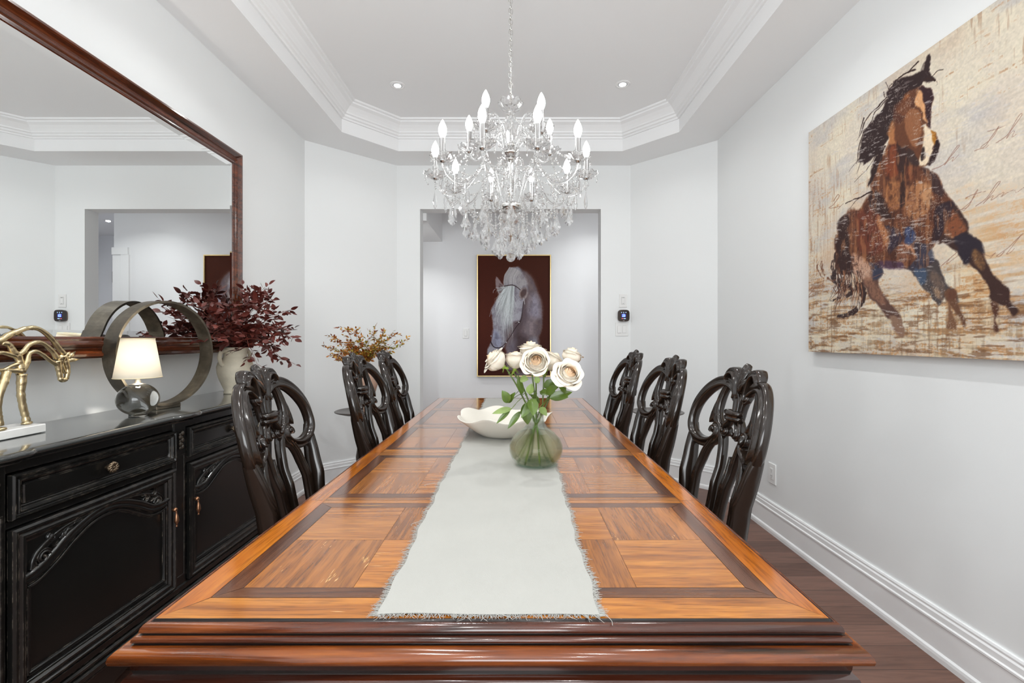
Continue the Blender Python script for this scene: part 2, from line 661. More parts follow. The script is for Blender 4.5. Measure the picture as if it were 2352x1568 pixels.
# ---- hall beyond the opening
HY = 5.09
m = MB(); m.box(-3.2, 1.42, HY, HY + .12, 0, 2.9)
struct(m.build('wall_hall', W_HALL))
m = MB(); m.box(1.30, 3.4, 6.9, 7.0, 0, 2.9)
struct(m.build('wall_hall_end', W_HALL))
m = MB(); m.box(-3.3, -3.2, 4.0, HY, 0, 2.9); struct(m.build('wall_hall_left', W_HALL))
m = MB(); m.box(3.3, 3.4, 4.0, 7.0, 0, 2.9); struct(m.build('wall_hall_right', W_HALL))
m = MB(); m.box(1.10, 3.4, 4.06, 4.18, 0, 2.9); m.box(-3.3, -1.13, 4.06, 4.18, 0, 2.9)
struct(m.build('wall_hall_near', W_HALL))
m = MB(); m.box(-3.3, 3.4, 4.17, 7.0, 2.74, 2.84)
struct(m.build('ceiling_hall', W_CEIL))
m = MB(); m.box(-3.2, -.818, 4.18, HY, 2.266, 2.74)
struct(m.build('trim_2', W_CEIL))
m = MB(); m.mouldpath([(1.42, HY), (-3.2, HY)], BB)
struct(m.build('baseboard_hall', W_TRIM))
m = MB()                                                  # casing of the doorway further along the hall
m.box(1.24, 1.33, HY - .02, HY, 0, 2.12); m.box(1.335, 1.43, HY - .012, HY + .13, 0, 2.2, bev=.004)
m.box(1.25, 1.43, HY - .022, HY, 2.12, 2.2)
struct(m.build('trim_3', W_TRIM))
WOODBEAM = wood('dark_beam', sr(60, 32, 18), sr(84, 48, 26), sr(104, 62, 34), 'x', .4, .1)

# ------------------------------------------------------------------ dining table
TC = -.035
TOPZ = .76
OAK_X = wood('table_veneer_cross', sr(118, 64, 18), sr(160, 96, 32), sr(186, 120, 46), 'x', .17, .55, 1.35, tone=True)
OAK_Y = wood('table_veneer_long', sr(108, 58, 17), sr(150, 88, 29), sr(178, 110, 42), 'y', .17, .55, 1.5, tone=True)
DK_X = wood('table_band_cross', sr(58, 30, 14), sr(88, 48, 22), sr(116, 68, 32), 'x', .17, .55, 1.35, tone=True)
DK_Y = wood('table_band_long', sr(54, 28, 14), sr(82, 44, 22), sr(108, 62, 30), 'y', .17, .55, 1.5, tone=True)
EDGE_Y = wood('table_edge_long', sr(124, 60, 10), sr(168, 92, 18), sr(194, 116, 30), 'y', .14, .6, 1.0, tone=True)
MOULD = wood('table_moulding', sr(36, 15, 8), sr(84, 38, 16), sr(128, 66, 28), 'x', .20, .6, .55, contrast=.7)
SCUFF = plain('bare_wood_scuff', sr(222, 176, 122), .6)
SEAM = plain('table_seam', sr(38, 20, 12), .4)

table = empty('dining_table', (TC, 1.96, 0), 'long brown parquet-inlaid dining table with moulded edge', 'table')
YA, YB = .684, 3.235
XA, XB = TC - .507, TC + .507
m = MB(); m.box(XA + .001, XB - .001, YA + .001, YB - .001, .715, TOPZ - .0006)
table_core = MB()
tops = MB()
tops.box(XA + .001, XB - .001, YA + .001, YB - .001, .715, TOPZ - .0007, mi=5)
rnd = random.Random(4)
g = .0005
def piece(poly, mi):
    c = Vector((sum(p[0] for p in poly) / len(poly), sum(p[1] for p in poly) / len(poly)))
    q = []
    for p in poly:
        d = c - Vector(p)
        q.append((p[0] + (g if d.x > 0 else -g), p[1] + (g if d.y > 0 else -g), TOPZ))
    tops.add(q, [tuple(range(len(q)))], mi)
def rect(x0, x1, y0, y1, mi): piece([(x0, y0), (x1, y0), (x1, y1), (x0, y1)], mi)
leafY = [YA, 1.185, 1.68, 2.19, 2.70, YB]
panY = [(.769, 1.134), (1.236, 1.6106), (1.759, 2.135), (2.259, 2.655), (2.775, 3.150)]
bx0, bx1 = TC - .460, TC + .460            # outside of dark band
px0, px1 = TC - .4235, TC + .4235          # inside of dark band
cols = [px0, px0 + .184, TC, px1 - .184, px1]
for i in range(5):
    y0, y1 = leafY[i], leafY[i + 1]
    p0, p1 = panY[i]
    d0, d1 = p0 - .030, p1 + .030
    near, far = i == 0, i == 4
    ya = y0; yb = y1
    # long light borders (mitred at the table ends)
    piece([(XA, ya), (bx0, d0 if near else ya), (bx0, d1 if far else yb), (XA, yb)], 4)
    piece([(bx1, d0 if near else ya), (XB, ya), (XB, yb), (bx1, d1 if far else yb)], 4)
    # cross light strips
    if near: piece([(XA, ya), (XB, ya), (bx1, d0), (bx0, d0)], 0)
    else: rect(bx0, bx1, ya, d0, 0)
    if far: piece([(bx0, d1), (bx1, d1), (XB, yb), (XA, yb)], 0)
    else: rect(bx0, bx1, d1, yb, 0)
    # dark band, mitred
    piece([(bx0, d0), (bx1, d0), (px1, p0), (px0, p0)], 2)
    piece([(px0, p1), (px1, p1), (bx1, d1), (bx0, d1)], 2)
    piece([(bx0, d0), (px0, p0), (px0, p1), (bx0, d1)], 3)
    piece([(px1, p0), (bx1, d0), (bx1, d1), (px1, p1)], 3)
    pm = (p0 + p1) / 2
    for c in range(4):
        for r in range(2):
            a, b = cols[c], cols[c + 1]
            q0, q1 = (p0, pm) if r == 0 else (pm, p1)
            if (c + r) % 2 == 1:
                rect(a, b, q0, q1, 0)
            else:                                       # grain runs along the table, laid from narrow strips
                cuts = [a, a + (b - a) * .36, a + (b - a) * .72, b]
                for k in range(3):
                    gg = g; g = .0001
                    rect(cuts[k], cuts[k + 1], q0, q1, 1)
                    g = gg
tt = tops.build('table_top', [OAK_X, OAK_Y, DK_X, DK_Y, EDGE_Y, SEAM], table)
ca = tt.data.color_attributes.new('tone', 'BYTE_COLOR', 'CORNER')
for poly in tt.data.polygons:
    t = [rnd.random() for _ in range(3)]
    for li in poly.loop_indices: ca.data[li].color = (t[0], t[1], t[2], 1)
# moulded rim: two beads and a wide bullnose parted by dark glazed grooves
GLAZE = plain('groove_glaze', sr(22, 12, 8), .35, coat=.3)
BEADW = wood('rim_bead_wood', sr(22, 9, 6), sr(80, 36, 18), sr(136, 74, 38), 'x', .17, .6, .6, contrast=.7)
NOSEW = wood('rim_bullnose_wood', sr(30, 12, 5), sr(112, 54, 17), sr(158, 90, 34), 'x', .17, .6, .6, contrast=.9)
APRW = wood('apron_wood', sr(22, 8, 4), sr(50, 20, 10), sr(78, 34, 16), 'x', .18, .6, .5, contrast=.7)
seg_ = [((0, TOPZ), 1), ((.0012, .7592), 1), ((.0018, .7555), 1), ((.0032, .7552), 1), ((.0036, .7572), 0), ((.0062, .7580), 0), ((.0094, .7566), 0), ((.0122, .7530), 0), ((.0134, .7490), 0), ((.0134, .7462), 1), ((.0112, .7452), 1), ((.0112, .7440), 1),
        ((.0138, .7432), 0), ((.0176, .7425), 0), ((.0198, .7400), 0), ((.0202, .7372), 0), ((.0190, .7352), 1), ((.0172, .7345), 1), ((.0172, .7334), 1), ((.0205, .7330), 2), ((.0270, .7330), 2), ((.0335, .7308), 2), ((.0378, .7262), 2),
        ((.0392, .7205), 2), ((.0380, .7155), 2), ((.0345, .7128), 2), ((0, .7125), 2)]
rect_path = [(XA, YA), (XB, YA), (XB, YB), (XA, YB)]
m = MB(); m.mouldpath(rect_path, [(-d, z) for (d, z), _ in seg_], mi=[k for _, k in seg_[:-1]], closed=True, smooth=True)
rim = m.build('table_rim', [BEADW, GLAZE, NOSEW], table)
for e_ in rim.data.edges: pass
ap = [(-.024, .7125, 0), (-.0205, .706, 0), (-.0195, .696, 1), (-.0180, .6905, 1), (-.0180, .6890, 0), (-.0260, .6870, 0), (-.0285, .6810, 0), (-.0255, .6745, 1), (-.0150, .6710, 1), (-.0120, .6690, 0), (-.006, .640, 0), (-.004, .612, 0), (-.010, .604, 0), (-.010, .596, 0), (.0, .588, 0), (.050, .588, 0), (.05, .7125, 0)]
m = MB(); m.mouldpath(rect_path, [(a_, b_) for a_, b_, _ in ap], mi=[c_ for _, _, c_ in ap[:-1]], closed=True, smooth=True)
m.build('apron', [APRW, GLAZE], table)
for sx in (-1, 1):
    for yy in (YA + .12, YB - .12):
        m = MB()
        cx = TC + sx * (.507 - .12)
        m.box(cx - .05, cx + .05, yy - .05, yy + .05, .53, .712, bev=.006)
        m.lathe([(.030, .53), (.040, .515), (.046, .50), (.036, .485), (.032, .47), (.055, .44), (.068, .38), (.062, .32), (.040, .26), (.030, .22), (.034, .19), (.046, .17),
                 (.046, .15), (.030, .13), (.034, .10), (.052, .06), (.055, .03), (.045, 0)], (cx, yy, 0), 24, cap=True)
        m.build('leg', APRW, table)
# scuffs and scratches worn into the finish
m = MB()
rs = random.Random(11)
def scuff(px, py, ang, ln, wd):
    Y = (CAMZ - TOPZ) * F / (py - CY)
    c = Vector(((px - CX) * Y / F, Y, TOPZ + .0002))
    d = Vector((math.cos(ang), math.sin(ang), 0)); n = Vector((-d.y, d.x, 0))
    vs = [c - d * ln / 2, c - d * ln * .1 - n * wd / 2, c + d * ln / 2, c + d * ln * .1 + n * wd / 2]
    m.add(vs, [(0, 1, 2, 3)])
for (px, py, n, ang, l0, spread) in [(840, 1282, 16, 1.5, .018, 9), (757, 1325, 14, 1.5, .022, 14), (745, 1256, 5, 1.5, .012, 8), (870, 1282, 4, 0, .03, 14),
                                     (646, 1305, 2, 1.5, .012, 6), (1370, 1075, 8, 1.6, .012, 9), (1418, 1238, 5, 1.6, .010, 10), (1545, 1236, 3, 1.6, .010, 8), (776, 1405, 1, 0, .035, 1)]:
    for k in range(n):
        scuff(px + rs.gauss(0, spread * .5), py + rs.gauss(0, spread * .6), ang + rs.gauss(0, .04), l0 * rs.uniform(.4, 1.3), .0011 * rs.uniform(.5, 1.6))
for k in range(3): scuff(838 + k * 8, 1160 + k % 2, .0, .075, .0022)
tag(m.build('scuff_marks', SCUFF, table), kind='stuff')

# ------------------------------------------------------------------ table runner
LINEN = plain('runner_linen', sr(174, 173, 168), .85, bump=.35, bscale=900, spec=.2, var=.025, vscale=9)
runner = empty('table_runner', (TC, 1.9, TOPZ), 'off-white frayed linen runner down the middle of the table', 'table runner')
RX0, RX1, RY0, RY1 = -.205, .131, .690, 3.20
nx_, ny_ = 40, 260
rv = random.Random(7)
def rw(x, y):
    return .0007 * (math.sin(17 * x + 5 * y) + math.sin(9 * y + 2.3) * .8 + math.sin(41 * x - 13 * y) * .4) + .0018
def redge(y, s):
    return .0022 * math.sin(23 * y + s) + .0018 * math.sin(61 * y + 2 * s) + .004 * math.sin(3.1 * y + s)
m = MB()
def top_pt(u, v, dz=0):
    y = RY0 + (RY1 - RY0) * v
    x0 = RX0 + redge(y, 0) - .006 * (1 - v); x1 = RX1 + redge(y, 2)
    x = x0 + (x1 - x0) * u
    yy = y + .002 * math.sin(31 * x) * (1 if v < .01 else 0)
    return (x, yy, TOPZ + rw(x, y) + dz)
m.grid(lambda u, v: top_pt(u, v, .0008), nx_, ny_)
m.grid(lambda u, v: top_pt(1 - u, v, -.0006), nx_, ny_)
m.build('cloth', LINEN, runner)
m = MB()
def strand(p, d, ln):
    p = Vector(p); d = Vector(d).normalized()
    q = [p - d * .004]
    side = Vector((-d.y, d.x, 0))
    w = rv.gauss(0, .35)
    for k in range(1, 4):
        t = k / 3
        q.append(p + d * ln * t + side * ln * w * t * t + Vector((0, 0, rv.uniform(-.0006, .0010))))
    m.tube(q, [.00055, .0005, .0004, .0002], 3, cap=False)
for k in range(1500):
    v = (k / 1500) ** 1.35
    y = RY0 + (RY1 - RY0) * v
    for s in (0, 1):
        p = top_pt(s, v)
        strand((p[0], p[1] + rv.uniform(-.002, .002), p[2]), ((-1 if s == 0 else 1), rv.gauss(-.1, .35), 0), abs(rv.gauss(.0075, .003)) + .002)
for k in range(330):
    u = rv.random()
    p = top_pt(u, 0); strand(p, (rv.gauss(0, .3), -1, 0), abs(rv.gauss(.007, .003)) + .002)
    p = top_pt(u, 1); strand(p, (rv.gauss(0, .3), 1, 0), abs(rv.gauss(.008, .003)) + .002)
for (px, py, dx) in ((1000, 1110, -.055), (990, 1198, -.03), (1375, 1412, .012)):          # longer loose threads
    Y = (CAMZ - TOPZ) * F / (py - CY); x = (px - CX) * Y / F
    x0 = RX0 if dx < 0 else RX1
    m.tube(catmull([(x0, Y, TOPZ + .002), (x0 + dx * .5, Y - .006, TOPZ + .003), (x0 + dx, Y - .016, TOPZ + .001), (x0 + dx * .92, Y - .026, TOPZ + .001)], 6), .0005, 4)
tag(m.build('fringe', LINEN, runner), kind='stuff')
m = None

# ------------------------------------------------------------------ ruffled bowl
CERAM = plain('matte_white_ceramic', sr(216, 211, 201), .55, var=.02, vscale=12)
bowl = MB()
BC = (-.052, 1.985, TOPZ + .0026)
def bmod(a, r, z):
    t = max(0, z / .088)
    k = 1 + t * t * (.050 * math.sin(7 * a + .7) + .018 * math.sin(3 * a + 2.2))
    z2 = z + t ** 2.2 * (.0085 * math.sin(7 * a + 2.1) + .003 * math.sin(3 * a + .4))
    d = (a - PI + .22 + PI) % (2 * PI) - PI
    n = math.exp(-(d / .10) ** 2) * t ** 3
    return r * k * (1 - .05 * n) * (1.05 if abs(math.cos(a)) > 2 else 1.0), z2 - .008 * n
outp = [(.0, 0), (.075, 0), (.098, .004), (.122, .018), (.150, .038), (.175, .058), (.196, .078), (.203, .086), (.2035, .089)]
inp = [(.201, .0905), (.197, .088), (.188, .078), (.167, .058), (.142, .038), (.115, .020), (.092, .009), (.0, .007)]
bowl.lathe(outp + inp, BC, 96, mod=bmod)
bo = bowl.build('decorative_bowl', CERAM, loc=BC)
tag(bo, 'matte white ruffled-edge bowl on the table runner', 'bowl')

# ------------------------------------------------------------------ glass vase with water
VX, VY, VZ = .068, 1.513, TOPZ + .003
VG = glass('green_vase_glass', (.88, .93, .90), 1.25, 0.0, .68)
VB = glass('teal_base_glass', (.35, .70, .60), 1.2, 0.0, .40)
VWT = glass('vase_water', (.80, .70, .48), 1.12, 0.0, .60)
vase = empty('flower_vase', (VX, VY, VZ), 'round greenish glass vase half full of water holding the roses', 'vase')
o_ = [(.0, .0), (.050, .0), (.066, .006), (.081, .024), (.089, .046), (.089, .064), (.080, .086), (.062, .106), (.042, .121), (.031, .134), (.0265, .150), (.0265, .162), (.031, .172), (.0345, .177)]
i_ = [(.0335, .1795), (.030, .177), (.0255, .170), (.0235, .160), (.0238, .150), (.0285, .133), (.0395, .119), (.0595, .1035), (.0775, .084), (.0862, .064), (.0862, .046), (.0785, .026), (.064, .010), (.0, .0075)]
m = MB(); m.lathe(o_ + i_, (VX, VY, VZ), 56)
m.build('vase_glass', VG, vase)
m = MB(); m.lathe([(0, .0078), (.063, .0108), (.0775, .027), (.0852, .046), (.0852, .064), (.0765, .0835), (.0590, .1030), (.0520, .1085), (0, .1085)], (VX, VY, VZ), 48)
m.build('water', VWT, vase)
m = MB(); m.lathe([(0, .008), (.060, .0100), (.064, .0125), (.058, .0135), (0, .0120)], (VX, VY, VZ), 40)
m.build('vase_foot', VB, vase)

# ------------------------------------------------------------------ roses
PETAL = plain('cream_petal', sr(230, 221, 206), .6, spec=.2, var=.03, vscale=40)
PETAL.node_tree.nodes['Principled BSDF'].inputs['Subsurface Weight'].default_value = .25
PETAL.node_tree.nodes['Principled BSDF'].inputs['Subsurface Radius'].default_value = (.02, .012, .008)
HEARTP = plain('peach_petal', sr(240, 214, 182), .6, spec=.25)
STEMG = plain('rose_stem', sr(84, 104, 44), .45, var=.3, vscale=30)
LEAFG = plain('rose_leaf', sr(76, 98, 30), .38, var=.35, vscale=22, coat=.15)
LEAFL = plain('rose_leaf_underside', sr(122, 142, 78), .5, var=.2, vscale=22)
SEPAL = plain('rose_sepal', sr(120, 140, 52), .5, var=.2, vscale=60)


def leaf_mesh(m, base, tip, width, up=Vector((0, 0, 1)), fold=.25, curl=.15, mi=0, nl=9, nw=5, mi_b=None):
    base, tip = Vector(base), Vector(tip)
    ax = tip - base; L_ = ax.length; ax.normalize()
    s = ax.cross(up)
    if s.length < 1e-3: s = ax.orthogonal()
    s.normalize(); n = s.cross(ax).normalized()
    def fn(u, v):
        w = width * .5 * (math.sin(PI * v ** .8) ** .85 if 0 < v < 1 else 0)
        x = (u - .5) * 2
        return base + ax * (L_ * v) + s * (w * x) + n * (abs(x) * w * fold * 1.2 - curl * L_ * (v - .5) ** 2 * 1.6 + curl * L_ * .4)
    m.grid(fn, nw, nl, mi)


def bloom(center, axis, size, openness, seed, name, parent):
    """layers of cupped petals wound around the axis; returns mesh object"""
    rr = random.Random(seed)
    ax = Vector(axis).normalized()
    sx = ax.orthogonal().normalized(); sy = ax.cross(sx)
    C = Vector(center) - ax * size * .40
    m = MB()
    m.ellipsoid(C + ax * size * .60, (size * .10, size * .10, size * .20), 16, 10, 1)
    m.ellipsoid(C + ax * size * .30, (size * .2, size * .2, size * .22), 16, 10, 0)
    NP = 27
    for i in range(NP):
        t = i / (NP - 1)
        ang = i * 2.399 + rr.uniform(-.12, .12)
        top = size * (.030 + .435 * t ** 1.1)                     # radius at the petal's rim
        wid = size * (.20 + .30 * t ** .7)                        # belly radius
        h = size * (.86 - .18 * t ** 2) * rr.uniform(.95, 1.04)
        half = 2.2 - 1.35 * t ** .8
        flare = openness * max(0, t - .25) ** 1.1 * size * .42
        wob = rr.uniform(0, 6)
        tip = rr.uniform(.04, .16)
        def fn(u, v, ang=ang, top=top, wid=wid, h=h, half=half, flare=flare, wob=wob, t=t, tip=tip):
            x = (u - .5) * 2
            e = abs(x) ** 3
            vv = v * (1 - .16 * e)
            a = ang + half * x * (.30 + .70 * min(1, v * 1.9))
            belly = wid * math.sin(min(1, vv * 1.5) * PI / 2) ** .75
            k = sstep_(.45, 1.0, vv)
            rho = belly * (1 - k) + top * k - size * .02 * x * (1 - t)
            zz = h * vv
            if vv > .70:
                q = (vv - .70) / .30
                rho += flare * q * q * (1 - .25 * e)
                zz -= flare * q ** 3 * (.55 + tip * 2 * (1 - abs(x)))
            rho += size * (.010 * math.sin(4.3 * x + wob) + .008 * math.sin(9 * x + 2 * wob)) * vv * (.3 + t)
            return C + (sx * math.cos(a) + sy * math.sin(a)) * rho + ax * zz
        m.grid(fn, 15, 12, 1 if t < .35 else 0)
    return m.build(name, [PETAL, HEARTP], parent)


def sstep_(a, b, x):
    t = min(1, max(0, (x - a) / (b - a)))
    return t * t * (3 - 2 * t)


ROSES = [  # px, py, Y, axis, size, openness, label
    (1141, 829, 1.50, (-.75, -.15, .65), .078, .85, 'cream rose leaning left, at the far left of the bouquet'),
    (1184, 829, 1.54, (.10, .15, 1.0), .072, .55, 'small cream rosebud-shaped rose second from left, seen from the side'),
    (1231, 834, 1.44, (-.05, -.92, .38), .082, .60, 'cream rose in the middle facing the camera with a peach heart'),
    (1219, 808, 1.58, (0, .1, 1), .080, .8, 'cream rose behind the middle one, only its upper petals showing'),
    (1266, 832, 1.55, (.55, .25, .75), .078, .8, 'cream rose right of the middle one, leaning right behind it'),
    (1312, 820, 1.56, (.30, .05, 1.0), .070, .55, 'topmost right cream rose standing clear on its own stem'),
    (1303, 863, 1.42, (.22, -.80, .52), .084, .85, 'cream rose lower right tilted toward the camera with an open heart'),
]
bottoms = [(.052, -.02, .013), (.030, .045, .016), (.010, -.052, .012), (-.012, .058, .017), (-.054, -.012, .013), (-.060, .028, .018), (-.036, -.046, .013)]
rl = random.Random(21)
leafspec = {
    0: [((1196, 944), (1166, 985), .020), ((1168, 925), (1153, 896), .030), ((1168, 925), (1184, 900), .018), ((1175, 938), (1130, 950), .020), ((1172, 942), (1140, 973), .016)],
    1: [((1206, 925), (1212, 975), .040), ((1200, 905), (1190, 860), .022), ((1195, 870), (1214, 872), .026)],
    2: [((1222, 915), (1225, 955), .036), ((1236, 880), (1230, 862), .020), ((1232, 915), (1196, 960), .030)],
    3: [((1215, 905), (1222, 880), .026), ((1240, 925), (1216, 905), .020)],
    4: [((1250, 890), (1280, 872), .032), ((1240, 900), (1268, 905), .024)],
    5: [((1262, 915), (1315, 900), .030), ((1255, 905), (1282, 884), .028)],
    6: [((1262, 910), (1306, 912), .034), ((1284, 880), (1300, 905), .022), ((1240, 935), (1256, 955), .024)],
}
for i, (px, py, Y, ax, size, op, lab) in enumerate(ROSES):
    c = atY(px, py, Y)
    axv = Vector(ax).normalized()
    basep = c - axv * size * .42
    root = empty('rose', basep, lab, 'rose', 'roses in the glass vase')
    bloom(c, ax, size, op, 100 + i, 'bloom', root)
    b = bottoms[i]
    bot = Vector((VX + b[0], VY + b[1], VZ + b[2]))
    neck = Vector((VX - b[0] * .25 + rl.uniform(-.004, .004), VY - b[1] * .22, VZ + .165))
    path = catmull([bot, bot.lerp(neck, .5) + Vector((0, 0, .004)), neck, neck.lerp(basep, .5) + Vector((0, 0, .012)), basep - axv * .012, basep], 8)
    m = MB(); m.tube(path, [.0032, .003, .0028, .0026, .0024, .0034], 8)
    for k in (14, 22, 30): m.ellipsoid(path[min(k, len(path) - 1)], (.0035, .0035, .005), 8, 5)
    m.build('stem', STEMG, root)
    m = MB()
    m.ellipsoid(basep + axv * .003, (.0075, .0075, .0085), 12, 8)
    s1 = axv.orthogonal().normalized(); s2 = axv.cross(s1)
    for k in range(5):
        a = k * 2 * PI / 5 + i
        d = s1 * math.cos(a) + s2 * math.sin(a)
        leaf_mesh(m, basep + d * .005, basep + d * .022 - axv * (.004 + .008 * (k % 3)), .009, axv, .2, -.3, nl=6, nw=3)
    m.build('sepals', SEPAL, root)
    for k, (p0, p1, w) in enumerate(leafspec[i]):
        Yl = 1.46 + rl.uniform(-.02, .05) - (.03 if i in (0, 2) else 0)
        a0 = atY(p0[0], p0[1], Yl); a1 = atY(p1[0], p1[1], Yl - .02 + rl.uniform(-.02, .02))
        m = MB(); leaf_mesh(m, a0, a1, w * 1.0, Vector((rl.uniform(-.3, .3), -1, .5)), .22, .12, nl=12, nw=7)
        j = min(path, key=lambda q: (q - a0).length)
        m.tube(catmull([j, (j + a0) / 2 + Vector((0, 0, .003)), a0, a0.lerp(a1, .5)], 4), .0009, 5)
        m.build('leaf', LEAFL if (i + k) % 5 == 3 else LEAFG, root)

# ------------------------------------------------------------------ carved dining chairs
CHP = [(-.5, .3), (-.5, -.12), (-.43, -.36), (-.28, -.5), (-.10, -.45), (.0, -.24), (.12, -.16), (.30, -.27), (.43, -.24), (.5, -.05), (.5, .3), (.38, .5), (-.38, .5)]
CHS = [(-.5, .3), (-.5, -.15), (-.40, -.38), (-.22, -.5), (-.08, -.42), (.0, -.34), (.08, -.42), (.22, -.5), (.40, -.38), (.5, -.15), (.5, .3), (.36, .5), (-.36, .5)]


def back_w(u, z):
    """how far the back stands behind the seat line: it leans and is hollowed for the sitter"""
    lean = .24 * (z - .71) if z > .71 else .06 * (z - .71)
    if z < .50: lean = .06 * (.50 - .71) - .0
    return lean + .05 * (1 - min(1, abs(u) / .25) ** 2) * min(1, max(0, (z - .46) / .30)) + .01


def strand2(m, pts, width, depth, n=8, prof=CHP, off=0.0, closed=False, side=1):
    P = catmull([Vector((p[0], p[1], 0)) for p in pts], n, closed)
    k = len(P)
    W = lerp_list(width if hasattr(width, '__len__') else [width], k) if hasattr(width, '__len__') else [width] * k
    D = lerp_list(depth, k) if hasattr(depth, '__len__') else [depth] * k
    O = lerp_list(off, k) if hasattr(off, '__len__') else [off] * k
    vs, fs = [], []
    s = len(prof)
    for i in range(k):
        t = (P[min(i + 1, k - 1)] - P[max(i - 1, 0)])
        if closed: t = P[(i + 1) % k] - P[(i - 1) % k]
        t.normalize()
        nn = Vector((-t.y, t.x, 0)) * side
        for (a, b) in prof:
            q = P[i] + nn * (a * W[i])
            vs.append((back_w(P[i].x, P[i].y) + b * D[i] + O[i], q.x, q.y))
    for i in range(k if closed else k - 1):
        j = (i + 1) % k
        for q in range(s):
            q2 = (q + 1) % s
            fs.append((i * s + q, i * s + q2, j * s + q2, j * s + q))
    if not closed:
        fs.append(tuple(range(s))); fs.append(tuple((k - 1) * s + q for q in range(s))[::-1])
    m.add(vs, fs, 0, True)


def make_chair():
    root = empty('dining_chair', (0, 0, 0))
    # rear legs run up into the outer stiles
    for s in (-1, 1):
        m = MB()
        strand2(m, [(s * .215, .005), (s * .205, .20), (s * .200, .45), (s * .195, .60), (s * .206, .70), (s * .222, .79), (s * .232, .84), (s * .236, .872)],
                [.034, .036, .042, .034, .029, .028, .026, .012], [.036, .04, .05, .056, .056, .046, .034, .016], 8, CHS, [0, 0, 0, 0, 0, .004, .008, .012])
        m.build('leg', BLACKW, root, local=True, recalc=True)
        m = MB()   # cabriole front leg
        x = -.43
        pts = catmull([(x, s * .208, .44), (x - .012, s * .218, .38), (x - .014, s * .222, .30), (x - .002, s * .213, .18), (x + .004, s * .208, .08), (x - .008, s * .216, .035), (x - .016, s * .222, .012)], 6)
        m.tube(pts, [.036, .044, .040, .026, .018, .020, .028], 12)
        m.ellipsoid((x - .018, s * .223, .014), (.036, .034, .014), 14, 8)
        m.build('leg', BLACKW, root, local=True, recalc=True)
    # backrest: two big C scrolls and inner bars
    m = MB()
    for s in (-1, 1):
        lobe = [(.016, .918), (.017, .955), (.024, .988), (.052, 1.016), (.098, 1.033), (.150, 1.028), (.198, .998), (.232, .952), (.244, .904), (.239, .862), (.215, .831), (.178, .818), (.143, .820),
                (.110, .832), (.087, .852), (.085, .876), (.099, .890), (.115, .883), (.117, .867), (.108, .861)]
        strand2(m, [(s * a, b) for a, b in lobe], [.022, .025, .029, .034, .038, .040, .040, .039, .039, .039, .038, .036, .033, .030, .028, .023, .019, .016, .013, .010],
                [.026, .028, .032, .034, .036, .037, .038, .038, .038, .038, .038, .038, .039, .041, .044, .046, .048, .050, .051, .052], 7, CHP, 0.0, side=s)
        # inner strand that drops from the small scroll
        strand2(m, [(s * .100, .850), (s * .117, .826), (s * .138, .79), (s * .151, .73), (s * .153, .65), (s * .145, .55), (s * .136, .46)], [.018, .021, .023, .023, .022, .022, .022], .030, 7, CHS)
        m.ellipsoid((back_w(.108, .885) - .018, s * .1075, .873), (.009, .0095, .0105), 14, 10)
    m.build('backrest', BLACKW, root, local=True, recalc=True)
    # central lyre splat
    m = MB()
    for s in (-1, 1):
        bar = [(.104, 1.026), (.119, .996), (.127, .962), (.129, .932), (.122, .908), (.100, .886), (.080, .868), (.062, .838), (.050, .79), (.042, .73), (.036, .66), (.034, .56), (.040, .46)]
        strand2(m, [(s * a, b) for a, b in bar], [.022, .024, .027, .034, .042, .030, .024, .022, .022, .022, .022, .024, .028], [.024, .026, .028, .028, .028, .028, .030, .030, .030, .030, .030, .030, .030], 7, CHS, .004, side=s)
        # pointed barb on the outer side of each lyre bar
        strand2(m, [(s * .130, .975), (s * .135, .948), (s * .140, .922), (s * .145, .900), (s * .149, .887)], [.010, .020, .026, .018, .002], [.022, .027, .028, .026, .020], 5, CHS, .004)
        # small curls under the clasp
        curl = [(.008, .925), (.026, .917), (.046, .899), (.054, .880), (.046, .866), (.032, .868), (.028, .880), (.036, .887)]
        strand2(m, [(s * a, b) for a, b in curl], [.016, .018, .020, .018, .015, .013, .011, .009], [.032, .032, .034, .034, .032, .030, .028, .026], 6, CHP, -.006, side=s)
        m.ellipsoid((back_w(.036, .88) - .024, s * .037, .880), (.007, .0075, .0085), 12, 8)
        strand2(m, [(s * .014, .93), (s * .012, .97), (s * .010, 1.02)], .014, .022, 4, CHS, .006)
    strand2(m, [(0, .80), (0, .70), (0, .58), (0, .46)], [.010, .020, .022, .022], .022, 4, CHS, .012)
    m.build('splat', BLACKW, root, local=True, recalc=True)
    # double-band clasp
    m = MB()
    for dz in (-.0085, .0085):
        w = back_w(0, .94) - .028
        pts = [(w + .022, -.042, .933 + dz), (w + .004, -.036, .933 + dz), (w - .002, -.018, .933 + dz), (w - .004, 0, .933 + dz), (w - .002, .018, .933 + dz), (w + .004, .036, .933 + dz), (w + .022, .042, .933 + dz)]
        m.tube(catmull(pts, 4), [.0075, .0085, .009, .0095, .009, .0085, .0075], 10)
    m.build('clasp', BLACKW, root, local=True)
    # carved crest: two C scrolls and a shell
    m = MB()
    for s in (-1, 1):
        cres = [(.112, 1.040), (.106, 1.058), (.088, 1.071), (.065, 1.070), (.045, 1.055), (.033, 1.029), (.028, 1.002), (.035, .984), (.047, .986), (.050, .999)]
        strand2(m, [(s * a, b) for a, b in cres], [.014, .022, .026, .027, .027, .026, .023, .019, .014, .011], [.030, .040, .044, .046, .046, .042, .036, .030, .024, .020], 7, CHP, -.004, side=-s)
        strand2(m, [(s * .090, 1.034), (s * .074, 1.042), (s * .056, 1.026), (s * .056, 1.006)], [.012, .018, .018, .012], .018, 5, CHS, .006)
